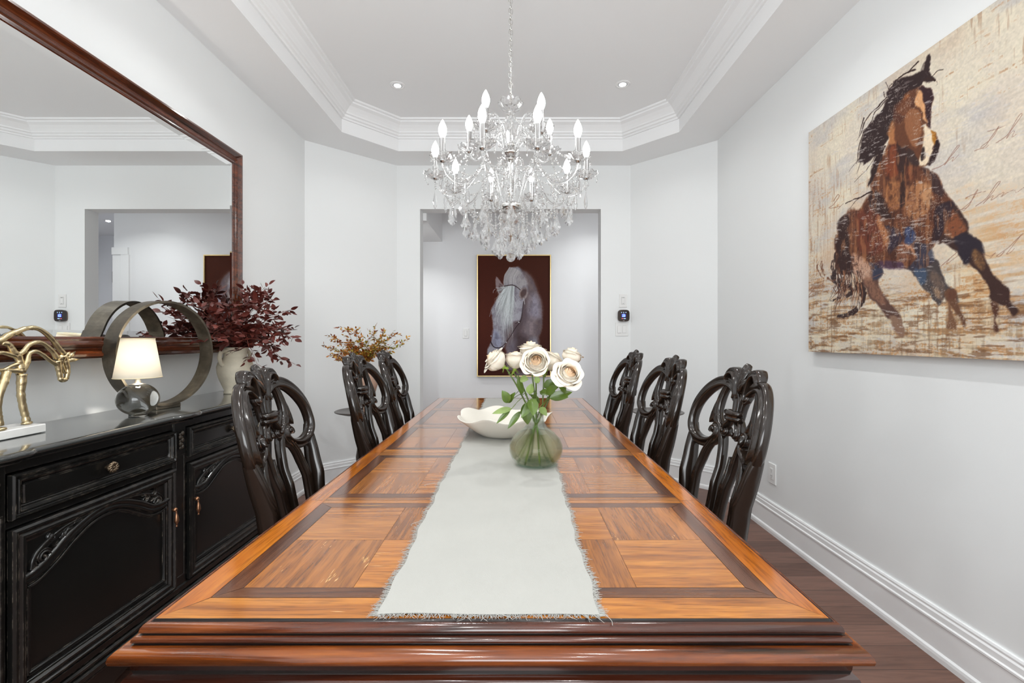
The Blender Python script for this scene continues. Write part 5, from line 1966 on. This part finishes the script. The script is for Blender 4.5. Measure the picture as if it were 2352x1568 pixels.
img = mix(img, sstep(.55, .68, hs1) * .35, (232, 222, 200))
img = mix(img, sstep(.60, .72, vs1) * sstep(.52, .7, cl) * .5, (160, 120, 92))
img = mix(img, sstep(.62, .72, hs1 * .6 + fine * .4) * sstep(.45, .6, fbm(a_ * 4, b_ * 5, 3, 71)) * .55, (156, 106, 68))
# warmer towards the right-hand side and the ground
ground = sstep(1900, 2380, V + (fine - .5) * 260 + (cl - .5) * 500) * .85
img = mix(img, sstep(1250, 1750, U) * sstep(1150, 1700, V) * sstep(.38, .60, cl * .5 + hs1 * .5) * .6, (204, 158, 108))
img = mix(img, sstep(.50, .66, hs1 * .5 + fine * .5) * sstep(.40, .60, fbm(a_ * 6 + 3, b_ * 4, 3, 171)) * sstep(1100, 1500, V) * .45, (188, 140, 96))
img = mix(img, sstep(500, 100, U) * sstep(900, 1300, V) * sstep(.48, .64, vs1 * .6 + fine * .4) * .38, (150, 112, 86))
img = mix(img, ground * sstep(.46, .58, hs1 * .6 + fine * .4) * .75, (184, 132, 82))
img = mix(img, ground * sstep(.52, .66, fbm(a_ * 16, b_ * 110, 4, 81)) * .7, (104, 66, 40))
img = mix(img, ground * sstep(.50, .66, fbm(a_ * 12, b_ * 50, 4, 91)) * .75, (226, 212, 184))
img = mix(img, sstep(2280, 2380, V) * sstep(.47, .62, hs1 * .5 + vs1 * .5) * .35, (112, 88, 68))
D = 1332.8                                   # row offset of the lower tracing crop
def lo(pts): return [(x, y + D) for x, y in pts]
DK, BR, MB_, TAN, LT, BLU = (46, 30, 30), (96, 52, 30), (128, 74, 44), (186, 134, 88), (222, 196, 166), (52, 56, 76)
# tail
for pts, w in [(lo([(330, 560), (300, 700), (340, 820), (480, 860), (540, 840)]), 70), (lo([(540, 850), (550, 960), (500, 1060), (420, 1110), (330, 1120)]), 60), (lo([(300, 760), (360, 840), (470, 880)]), 70),
               (lo([(460, 900), (380, 950), (280, 975)]), 34), (lo([(430, 870), (340, 900), (280, 860)]), 20), (lo([(150, 640), (160, 720), (200, 800)]), 14), (lo([(185, 640), (190, 700), (250, 780), (330, 800)]), 22)]:
    img = mix(img, strokemask(U + wob[0], V + wob[1], sm(pts, 5, False), w, w * .5, 8) * sstep(.30, .46, fbm(a_ * 90, b_ * 30, 3, 99)) * .92, DK if w > 30 else (112, 72, 52))
# legs (drawn first), then body
LEGS = [
    (lo([(430, 640), (620, 600), (740, 690), (730, 760), (700, 830), (740, 930), (850, 1040), (890, 1120), (790, 1150), (745, 1100), (680, 1010), (600, 920), (560, 840), (520, 760), (450, 710)]), (92, 66, 58)),
    (lo([(800, 1120), (890, 1130), (905, 1200), (935, 1290), (900, 1310), (860, 1270), (820, 1190)]), (140, 110, 92)),
    (lo([(940, 690), (1180, 600), (1260, 680), (1290, 800), (1330, 870), (1400, 920), (1420, 1000), (1360, 1010), (1300, 950), (1270, 1010), (1230, 1020), (1170, 930), (1090, 860), (1040, 780), (980, 710)]), (74, 66, 66)),
    (lo([(1290, 900), (1400, 900), (1410, 990), (1450, 1080), (1490, 1180), (1470, 1210), (1420, 1110), (1330, 1000)]), (104, 72, 54)),
    (lo([(1340, 1000), (1380, 1120), (1410, 1230), (1360, 1250), (1300, 1220), (1330, 1150)]), (120, 86, 64)),
    (lo([(1240, 440), (1320, 130), (1390, 120), (1500, 300), (1510, 390), (1610, 450), (1640, 560), (1700, 680), (1780, 790), (1860, 880), (1880, 1000), (1950, 1080), (1900, 1120), (1840, 1040), (1790, 1010), (1700, 960), (1690, 850), (1600, 740), (1500, 640),
         (1450, 660), (1420, 560), (1340, 500), (1270, 470)]), (62, 42, 38)),
    (lo([(1720, 990), (1780, 1010), (1770, 1110), (1745, 1170), (1775, 1250), (1730, 1250), (1735, 1130)]), (84, 54, 42)),
]
for poly, c in LEGS:
    img = mix(img, polymask(U, V, sm(poly, 4), 10, wob), c)
BODY = [(1100, 1120), (1240, 1190), (1300, 1330), (1370, 1430), (1330, 1540)] + lo([(1320, 330), (1260, 420), (1200, 490), (1140, 560), (1180, 640), (1060, 700), (940, 690), (840, 690), (720, 680), (640, 700), (560, 640), (460, 720), (340, 740), (310, 560), (320, 380), (360, 250),
        (430, 190), (520, 160), (580, 80)]) + [(640, 1330), (620, 1230), (650, 1100), (740, 1000), (800, 880), (760, 760), (800, 600), (900, 480), (1000, 560), (1030, 800), (1010, 960), (1060, 1080)]
img = mix(img, polymask(U, V, sm(BODY, 3), 12, wob), (98, 58, 40))
inb = polymask(U, V, sm(BODY, 3), 6)
# muscle patches
PATCH = [
    (sm([(820, 700), (870, 900), (900, 1050), (860, 1180), (760, 1190), (760, 1030), (800, 900)]), (122, 62, 38), .9),
    (sm([(930, 1040), (1000, 1070), (1010, 1200), (960, 1210), (920, 1150)]), (116, 62, 42), .8),
    (sm([(780, 1240), (900, 1260), (900, 1420), (860, 1520), (790, 1480), (760, 1340)]), (158, 104, 66), .85),
    (sm([(930, 1300), (1080, 1250), (1180, 1300), (1200, 1420), (1080, 1560), (980, 1600), (940, 1480)]), (164, 112, 76), .85),
    (sm([(1080, 1270), (1160, 1260), (1190, 1360), (1150, 1460), (1090, 1420)]), (196, 150, 110), .7),
    (sm(lo([(420, 180), (520, 190), (500, 400), (520, 520), (450, 500), (420, 360)])), (110, 68, 50), .8),
    (sm(lo([(520, 180), (680, 160), (700, 330), (760, 520), (560, 560), (500, 400)])), (104, 52, 38), .9),
    (sm(lo([(690, 220), (740, 300), (790, 440), (780, 520), (730, 400), (680, 300)])), (176, 116, 78), .9),
    (sm(lo([(560, 600), (640, 700), (640, 800), (560, 800), (470, 700), (440, 600), (470, 560)])), (196, 156, 132), .9),
    (sm(lo([(560, 790), (640, 800), (720, 900), (760, 1010), (700, 1000), (620, 900)])), (140, 100, 80), .8),
    (sm(lo([(890, 420), (1000, 480), (1050, 600), (980, 560), (930, 660), (870, 640)])), (134, 92, 74), .8),
    (sm(lo([(920, 480), (990, 500), (1050, 590), (1000, 560)])), (196, 140, 106), .85),
    (sm(lo([(1340, 160), (1420, 230), (1490, 340), (1440, 400), (1330, 390), (1290, 350)])), (134, 78, 50), .9),
    (sm(lo([(1310, 370), (1350, 370), (1390, 410), (1300, 400)])), (206, 158, 120), .6),
    (sm(lo([(1540, 520), (1620, 560), (1660, 660), (1640, 720), (1560, 640)])), (132, 96, 62), .8),
    (sm(lo([(1160, 740), (1230, 740), (1290, 860), (1270, 940), (1200, 840)])), (112, 92, 80), .8),
    (sm(lo([(1180, 860), (1240, 880), (1290, 960), (1240, 960)])), (168, 134, 104), .7),
    (sm(lo([(1330, 890), (1390, 920), (1390, 980), (1330, 970)])), (96, 60, 46), .8),
]
for poly, c, k in PATCH:
    img = mix(img, polymask(U, V, poly, 13, wob) * k * (.55 + .45 * sstep(.34, .52, vs1 * .5 + fine * .5)), c)
DARKS = [
    (sm(lo([(330, 260), (430, 210), (420, 430), (450, 600), (470, 720), (350, 740), (320, 560), (320, 380)])), DK, .85),
    (sm(lo([(620, 20), (720, 0), (780, 160), (820, 250), (700, 210), (620, 120)])), DK, .85),
    (sm(lo([(1210, 150), (1320, 90), (1380, 110), (1330, 240), (1280, 370), (1240, 440), (1180, 440), (1200, 300)])), (44, 32, 40), .9),
    (sm(lo([(760, 300), (860, 330), (900, 430), (830, 520), (790, 560), (780, 430)])), (46, 40, 56), .85),
    (sm(lo([(930, 330), (1000, 330), (1020, 440), (960, 480), (920, 430)])), (44, 70, 120), .75),
    (sm(lo([(1000, 480), (1150, 470), (1190, 520), (1180, 640), (1050, 700), (950, 690), (1040, 600)])), BLU, .8),
    (sm(lo([(620, 640), (740, 690), (730, 760), (690, 800), (650, 790), (640, 700)])), BLU, .9),
    (sm(lo([(1020, 700), (1120, 700), (1120, 820), (1080, 850), (1040, 780)])), (66, 84, 110), .8),
    (sm(lo([(680, 640), (860, 620), (940, 690), (800, 700), (720, 680)])), (74, 54, 78), .8),
    (sm(lo([(890, 40), (930, 30), (940, 110), (900, 130)])), DK, .9),
    (sm(lo([(1390, 400), (1510, 390), (1620, 470), (1650, 560), (1560, 520), (1500, 640), (1450, 655), (1420, 540)])), (42, 36, 46), .9),
    (sm([(860, 880), (950, 960), (1040, 1090), (950, 1100), (930, 1230), (930, 1400), (890, 1420), (900, 1200), (870, 1080)]), DK, .85),
    (sm([(1100, 1130), (1210, 1180), (1300, 1310), (1270, 1370), (1200, 1330), (1150, 1230)]), (60, 44, 46), .85),
]
for poly, c, k in DARKS:
    img = mix(img, polymask(U, V, poly, 11, wob) * k, c)
tex = fbm(a_ * 46, b_ * 46, 5, 201)
img = mix(img, inb * sstep(.50, .64, tex * .5 + fbm(a_ * 90, b_ * 12, 4, 205) * .5) * .55, (52, 28, 24))
img = mix(img, inb * sstep(.52, .66, fbm(a_ * 70, b_ * 14, 4, 211)) * .40, (186, 128, 84))
# neck / mane / head
MANE = [(840, 330), (1000, 290), (1080, 250), (1140, 100), (1160, 95), (1172, 150), (1150, 250), (1210, 320), (1150, 350), (1105, 345), (1060, 400), (960, 480), (900, 500), (840, 560), (830, 640), (830, 750), (780, 860), (740, 980), (700, 1080), (640, 1230), (610, 1300), (600, 1250),
        (640, 1080), (690, 1000), (560, 1090), (550, 1060), (520, 1060), (530, 900), (560, 800), (640, 700), (720, 600), (790, 490), (770, 440), (830, 380)]
img = mix(img, polymask(U, V, MANE, 8, wob), DK)
HEAD = [(1050, 400), (1110, 380), (1190, 440), (1195, 500), (1170, 600), (1165, 700), (1150, 780), (1200, 800), (1240, 880), (1235, 980), (1180, 1070), (1110, 1120), (1050, 1100), (1010, 1000), (950, 920), (900, 940), (850, 860), (830, 700), (860, 560), (930, 470)]
img = mix(img, polymask(U, V, sm(HEAD, 4), 8, wob), (98, 58, 38))
for poly, c, k in [
    (sm([(940, 560), (1060, 620), (1090, 760), (1060, 900), (1010, 930), (960, 850), (930, 700)]), (150, 98, 66), .85),
    (sm([(900, 520), (960, 470), (990, 560), (940, 650), (880, 640), (850, 600)]), (162, 100, 58), .8),
    (sm([(1050, 420), (1110, 380), (1195, 440), (1195, 500), (1175, 560), (1165, 720), (1150, 760), (1120, 600), (1090, 480)]), (48, 26, 32), .95),
    (sm([(830, 560), (1000, 480), (1020, 560), (960, 620), (900, 700), (840, 700)]), (70, 38, 30), .55),
    (sm([(1020, 480), (1050, 425), (1090, 440), (1105, 520), (1110, 600), (1130, 680), (1140, 720), (1110, 690), (1080, 600), (1035, 550)]), (216, 160, 112), 1),
    (sm([(1110, 740), (1150, 770), (1200, 880), (1190, 980), (1150, 1080), (1100, 1110), (1050, 1070), (1090, 960), (1100, 840)]), (232, 212, 184), 1),
    (sm([(1160, 790), (1200, 800), (1225, 880), (1215, 920), (1190, 890)]), (176, 116, 40), .95),
    (sm([(1215, 880), (1245, 880), (1240, 980), (1190, 1070), (1140, 1100), (1190, 980)]), (40, 24, 26), 1),
    (sm([(1075, 980), (1105, 945), (1115, 1000), (1105, 1050), (1080, 1050)]), (48, 34, 32), 1),
    (sm([(960, 940), (1010, 980), (1060, 1090), (1020, 1100), (960, 1040)]), (56, 40, 38), .9),
    (sm([(815, 700), (830, 760), (850, 900), (800, 900), (780, 820)]), (190, 128, 80), .8)]:
    img = mix(img, polymask(U, V, poly, 9, wob) * k, c)
rp2 = random.Random(8)
for k in range(60):
    x0, y0 = rp2.uniform(320, 540), rp2.uniform(700, 860) + D
    dx = rp2.uniform(-40, 20) if x0 > 430 else rp2.uniform(-90, -10)
    img = mix(img, strokemask(U, V, sm([(x0, y0), (x0 + dx * .2 + 15, y0 + 70), (x0 + dx, y0 + rp2.uniform(130, 260))], 5, False), rp2.uniform(5, 12), 2, 4) * .85, rp2.choice([DK, (84, 50, 38), (150, 104, 76)]))
for pts, w in [([(780, 480), (640, 620), (570, 720), (545, 800)], 9), ([(780, 500), (680, 600), (620, 720), (560, 790)], 7), ([(560, 800), (520, 920), (510, 1040), (500, 1080)], 8), ([(600, 900), (530, 1020), (430, 1155)], 5), ([(690, 980), (600, 1120), (480, 1250)], 5),
               ([(1280, 230), (1230, 240), (1180, 290), (1140, 300)], 9), ([(1200, 330), (1150, 315), (1110, 330)], 26), ([(1060, 160), (980, 240), (900, 300), (850, 330)], 12), ([(1030, 235), (960, 260), (880, 310)], 16), ([(745, 440), (760, 480), (790, 470)], 10),
               ([(760, 350), (790, 420), (810, 450)], 6), ([(820, 360), (790, 400), (800, 460)], 8), ([(640, 1330), (560, 1370), (400, 1440)], 16), ([(600, 1350), (520, 1390), (440, 1490)], 6), ([(1215, 340), (1225, 360), (1215, 380)], 4),
               ([(700, 1000), (650, 1150), (600, 1280)], 12)]:
    img = mix(img, strokemask(U + wob[0] * .4, V + wob[1] * .4, sm(pts, 5, False), w, w * .5, 4), (52, 32, 28))
for k in range(26):
    x0, y0 = rp2.uniform(560, 760), rp2.uniform(650, 950)
    img = mix(img, strokemask(U, V, sm([(x0, y0), (x0 - rp2.uniform(10, 50), y0 + rp2.uniform(60, 120)), (x0 - rp2.uniform(30, 90), y0 + rp2.uniform(120, 230))], 5, False), rp2.uniform(5, 14), 2, 4) * .9, DK)
# scratched-through paint over the horse
scr = sstep(.64, .70, fbm(a_ * 26 + b_ * 6, b_ * 170 - a_ * 30, 4, 121)) * sstep(.44, .60, fbm(a_ * 7, b_ * 9, 3, 131))
img = mix(img, scr * .6, (206, 200, 196))
scr2 = sstep(.66, .70, fbm(a_ * 260, b_ * 260, 2, 141)) * sstep(.5, .6, fbm(a_ * 11, b_ * 11, 3, 151))
img = mix(img, scr2 * .35, (222, 214, 204))
# handwriting strokes
INK = (140, 96, 80)
for pts in [
    [(1560, 965), (1650, 930), (1700, 860), (1780, 745), (1720, 850), (1620, 930), (1650, 945), (1690, 912)], [(1680, 790), (1760, 770), (1850, 735)],
    [(1755, 895), (1850, 830), (1920, 740), (1990, 640), (1960, 650), (1880, 790), (1850, 855), (1890, 800), (1920, 790), (1900, 840), (1940, 815)],
    [(1180, 1135), (1280, 1090), (1360, 1000), (1425, 920), (1400, 930), (1330, 1030), (1290, 1095), (1330, 1050), (1375, 1020), (1360, 1060), (1420, 1000)],
    [(1400, 1500), (1500, 1470), (1570, 1340), (1590, 1320), (1530, 1420), (1450, 1490), (1470, 1500), (1510, 1455)], [(1480, 1390), (1570, 1350), (1660, 1330)],
    [(1570, 1465), (1670, 1390), (1760, 1260), (1790, 1250), (1700, 1370), (1640, 1440), (1690, 1390), (1730, 1370), (1710, 1410), (1760, 1380), (1780, 1360), (1830, 1340), (1800, 1380), (1860, 1340), (1920, 1320), (1940, 1340), (2000, 1300), (2060, 1290)],
    lo([(1640, 560), (1700, 580), (1750, 550), (1700, 600)]), lo([(1830, 540), (1790, 580), (1760, 580), (1800, 550), (1870, 500), (1950, 420), (2000, 375), (1950, 430), (1880, 520), (1850, 560), (1890, 545), (1920, 510)]),
    lo([(1260, 670), (1340, 600), (1400, 550), (1340, 600), (1310, 650), (1380, 600), (1420, 570)]), lo([(800, 150), (900, 110), (980, 80), (1020, 90), (1000, 140), (900, 160)]), lo([(850, 280), (950, 250), (980, 270), (1060, 240), (1040, 275), (1120, 240), (1200, 210)]),
    [(290, 1420), (330, 1360), (340, 1380), (290, 1450), (250, 1480), (310, 1475), (350, 1465), (330, 1490), (380, 1440)], lo([(70, 890), (110, 850), (120, 860), (80, 920), (75, 925), (120, 870), (150, 860), (200, 820), (180, 870), (210, 850)]), lo([(590, 780), (650, 770), (720, 740), (760, 740)])]:
    img = mix(img, strokemask(U, V, sm(pts, 5, False), 5.5, 3.5, 3.5) * .85, INK)
img = img * (1 + (fine[..., None] - .5) * .16)
P3 = np.stack([np.full(YG.shape, CVX), YG, ZG], -1)[:, ::-1]
CANM = attr_mat('painted_canvas', .55, .25, bs=700, spec=.2)
canvas_obj('painted_face', CANM, cv, P3, nu, nv, img[:, ::-1])

# ---- framed white horse portrait in the hall
fx0, fx1, fz0, fz1 = -.4286, .3945, .761, 2.115
pf_ = empty('framed_horse_portrait', (-.017, HY, 1.44), 'tall gold-framed print of a white horse with bowed head on dark brown, hall wall', 'picture')
m = MB()
w_ = .012
for (x0, x1, z0, z1) in ((fx0, fx1, fz0, fz0 + w_), (fx0, fx1, fz1 - w_, fz1), (fx0, fx0 + w_, fz0 + w_, fz1 - w_), (fx1 - w_, fx1, fz0 + w_, fz1 - w_)):
    m.box(x0, x1, HY - .040, HY - .002, z0, z1, bev=.001)
m.build('frame', GOLDF, pf_)
m = MB(); m.box(fx0 + .008, fx1 - .008, HY - .02, HY - .003, fz0 + .008, fz1 - .008); m.build('backing', DARKHOLE, pf_)
nu, nv = 300, 480
xx = np.linspace(fx0 + .011, fx1 - .011, nu); zz = np.linspace(fz0 + .011, fz1 - .011, nv)
XG, ZG = np.meshgrid(xx, zz)
PW = HY - .022
U = (CX + XG * F / PW - 1080) * 5.225
V = (CY - (ZG - CAMZ) * F / PW - 570) * 5.225
wob = ((fbm(XG * 50, ZG * 50, 3, 3) - .5) * 12, (fbm(XG * 50, ZG * 50, 3, 9) - .5) * 12)
fine = fbm(XG * 160, ZG * 160, 3, 12)
img = np.zeros(XG.shape + (3,))
img[:] = (74, 28, 14)
img = mix(img, sstep(100, 900, U) * .5, (54, 26, 20))
img = mix(img, sstep(900, 1500, V) * .5, (50, 16, 14))
img = mix(img, sstep(700, 100, V) * sstep(100, 500, U) * .3, (78, 38, 18))
BODYP = sm([(560, 220), (640, 270), (720, 330), (780, 440), (820, 560), (850, 700), (865, 850), (860, 960), (825, 1060), (805, 1100), (810, 1210), (700, 1230), (690, 1530), (740, 1540), (560, 1540), (540, 1480), (460, 1470), (470, 1540), (430, 1400), (440, 1250), (420, 1180), (480, 1000), (560, 700), (560, 400)], 4)
img = mix(img, polymask(U, V, BODYP, 14, wob), (112, 98, 102))
for poly, c, k, s in [
    (sm([(640, 300), (740, 380), (800, 560), (830, 700), (780, 760), (700, 700), (660, 500)]), (124, 108, 108), .8, 60),
    (sm([(740, 560), (820, 600), (845, 740), (830, 830), (740, 830), (700, 760)]), (158, 154, 170), .85, 50),
    (sm([(640, 870), (760, 850), (790, 960), (740, 1060), (660, 1060), (620, 960)]), (152, 138, 142), .7, 50),
    (sm([(560, 600), (640, 560), (660, 760), (640, 960), (560, 1080), (520, 1000)]), (82, 68, 72), .8, 40),
    (sm([(560, 1040), (680, 1060), (700, 1180), (600, 1240), (520, 1200)]), (66, 50, 52), .8, 40),
    (sm([(720, 1090), (810, 1080), (810, 1200), (700, 1210)]), (140, 140, 152), .85, 30),
    (sm([(440, 1200), (540, 1100), (540, 1280), (460, 1340)]), (120, 116, 130), .6, 40),
    (sm([(560, 1230), (680, 1230), (680, 1450), (560, 1460)]), (62, 32, 28), .85, 20),
    (sm([(800, 880), (850, 860), (840, 1020), (810, 1060)]), (92, 76, 76), .6, 30)]:
    img = mix(img, polymask(U, V, poly, s, wob) * k, c)
HEADP = sm([(540, 225), (600, 250), (680, 420), (690, 540), (640, 640), (630, 740), (600, 850), (520, 930), (460, 1040), (430, 1120), (400, 1190), (330, 1240), (250, 1280), (210, 1300), (205, 1220), (240, 1150), (262, 1100), (275, 980), (265, 830), (250, 740), (290, 660), (340, 570), (400, 460), (400, 400), (440, 300), (480, 245)], 4)
img = mix(img, polymask(U, V, HEADP, 10, wob), (158, 156, 166))
img = mix(img, polymask(U, V, sm([(570, 290), (650, 320), (690, 440), (640, 470), (560, 470)]), 20, wob) * .8, (176, 170, 172))
img = mix(img, polymask(U, V, sm([(510, 880), (600, 840), (590, 720), (630, 640), (540, 620)]), 24, wob) * .8, (174, 172, 182))
img = mix(img, polymask(U, V, sm([(500, 890), (590, 880), (480, 1010), (440, 1100), (420, 1000)]), 14, wob) * .85, (100, 84, 88))
img = mix(img, polymask(U, V, sm([(275, 980), (330, 1000), (380, 1100), (370, 1180), (300, 1190), (262, 1110)]), 20, wob) * .8, (150, 154, 178))
img = mix(img, polymask(U, V, sm([(300, 1010), (330, 1040), (330, 1090), (300, 1080)]), 10, wob) * .6, (96, 94, 112))
# ears
img = mix(img, polymask(U, V, sm([(310, 350), (322, 345), (380, 420), (425, 470), (400, 530), (355, 560), (320, 500), (302, 420)]), 6, wob), (146, 128, 130))
img = mix(img, polymask(U, V, sm([(350, 420), (400, 470), (390, 530), (350, 520)]), 10, wob) * .8, (96, 74, 74))
img = mix(img, polymask(U, V, sm([(585, 540), (620, 480), (670, 470), (690, 520), (670, 590), (610, 610)]), 6, wob), (160, 146, 142))
img = mix(img, polymask(U, V, sm([(600, 545), (635, 495), (672, 500), (665, 560), (620, 590)]), 8, wob) * .9, (84, 62, 58))
# flecks
fl = sstep(.66, .70, fbm(XG * 230, ZG * 230, 2, 77)) * sstep(.35, .6, fbm(XG * 14, ZG * 14, 3, 79)) * np.maximum(polymask(U, V, HEADP, 8), polymask(U, V, sm([(560, 280), (850, 600), (850, 860), (700, 860), (560, 500)]), 30) * .8)
img = mix(img, fl * .5, (92, 84, 92))
img = mix(img, np.maximum(polymask(U, V, HEADP, 8), polymask(U, V, BODYP, 8)) * sstep(.45, .65, fbm(XG * 22, ZG * 16, 4, 87)) * .30, (84, 74, 84))
# forelock and mane, many fine strands
rm = random.Random(2)
for k in range(230):
    t = rm.random()
    x0 = 430 + 90 * t + rm.gauss(0, 8)
    xe = 300 + 210 * t ** .9 + rm.gauss(0, 6 + 18 * t)
    ye = (rm.uniform(760, 1180) if t > .35 else rm.uniform(600, 1000)) - rm.random() ** 2 * 200
    mid = (x0 + (xe - x0) * .45 - 20 * (1 - t), 480 + (ye - 480) * .45)
    v = rm.choice([rm.uniform(-14, 18), rm.uniform(-14, 18), rm.uniform(-70, -30)])
    img = mix(img, strokemask(U, V, sm([(x0, 455), (mid[0] + rm.gauss(0, 9), mid[1]), (xe + rm.gauss(0, 4), ye - (ye - 455) * .25), (xe + rm.gauss(4, 5), ye)], 5, False), rm.uniform(6, 13), 0, 4) * rm.uniform(.4, .85), (206 + v, 212 + v, 214 + v))
for k in range(150):
    t = rm.random()
    p0 = (470 + 130 * t, 232 + 50 * t * t + rm.uniform(-6, 10)); p2 = (400 + 160 * t, 420 + rm.uniform(-20, 40))
    v = rm.uniform(-40, 12)
    img = mix(img, strokemask(U, V, sm([p0, ((p0[0] + p2[0]) / 2 - 24, (p0[1] + p2[1]) / 2), p2], 5, False), 6, 3, 4) * .55, (196 + v, 192 + v, 194 + v))
for pts, w, c in [([(410, 455), (500, 440), (560, 465), (600, 498)], 11, (60, 42, 44)), ([(640, 640), (625, 760), (605, 870), (540, 960), (480, 1060), (430, 1130), (380, 1180)], 9, (52, 38, 42)), ([(245, 1120), (280, 1180), (340, 1195), (385, 1180)], 13, (44, 30, 34)),
                  ([(540, 905), (600, 870)], 8, (60, 46, 48)), ([(640, 600), (650, 640), (655, 670)], 6, (200, 196, 196)), ([(300, 490), (280, 510), (275, 535)], 6, (170, 156, 156)), ([(255, 740), (240, 790), (232, 820)], 5, (150, 146, 152)),
                  ([(580, 885), (588, 890)], 12, (200, 200, 206)), ([(430, 1125), (436, 1130)], 12, (190, 190, 198)), ([(250, 1050), (252, 1056)], 11, (190, 190, 198))]:
    img = mix(img, strokemask(U, V, sm(pts, 5, False), w, w * .8, 4), c)
img = img * (1 + (fine[..., None] - .5) * .14)
P3 = np.stack([XG, np.full(XG.shape, PW), ZG], -1)
canvas_obj('printed_face', attr_mat('portrait_print', .55, spec=.12), pf_, P3, nu, nv, img)
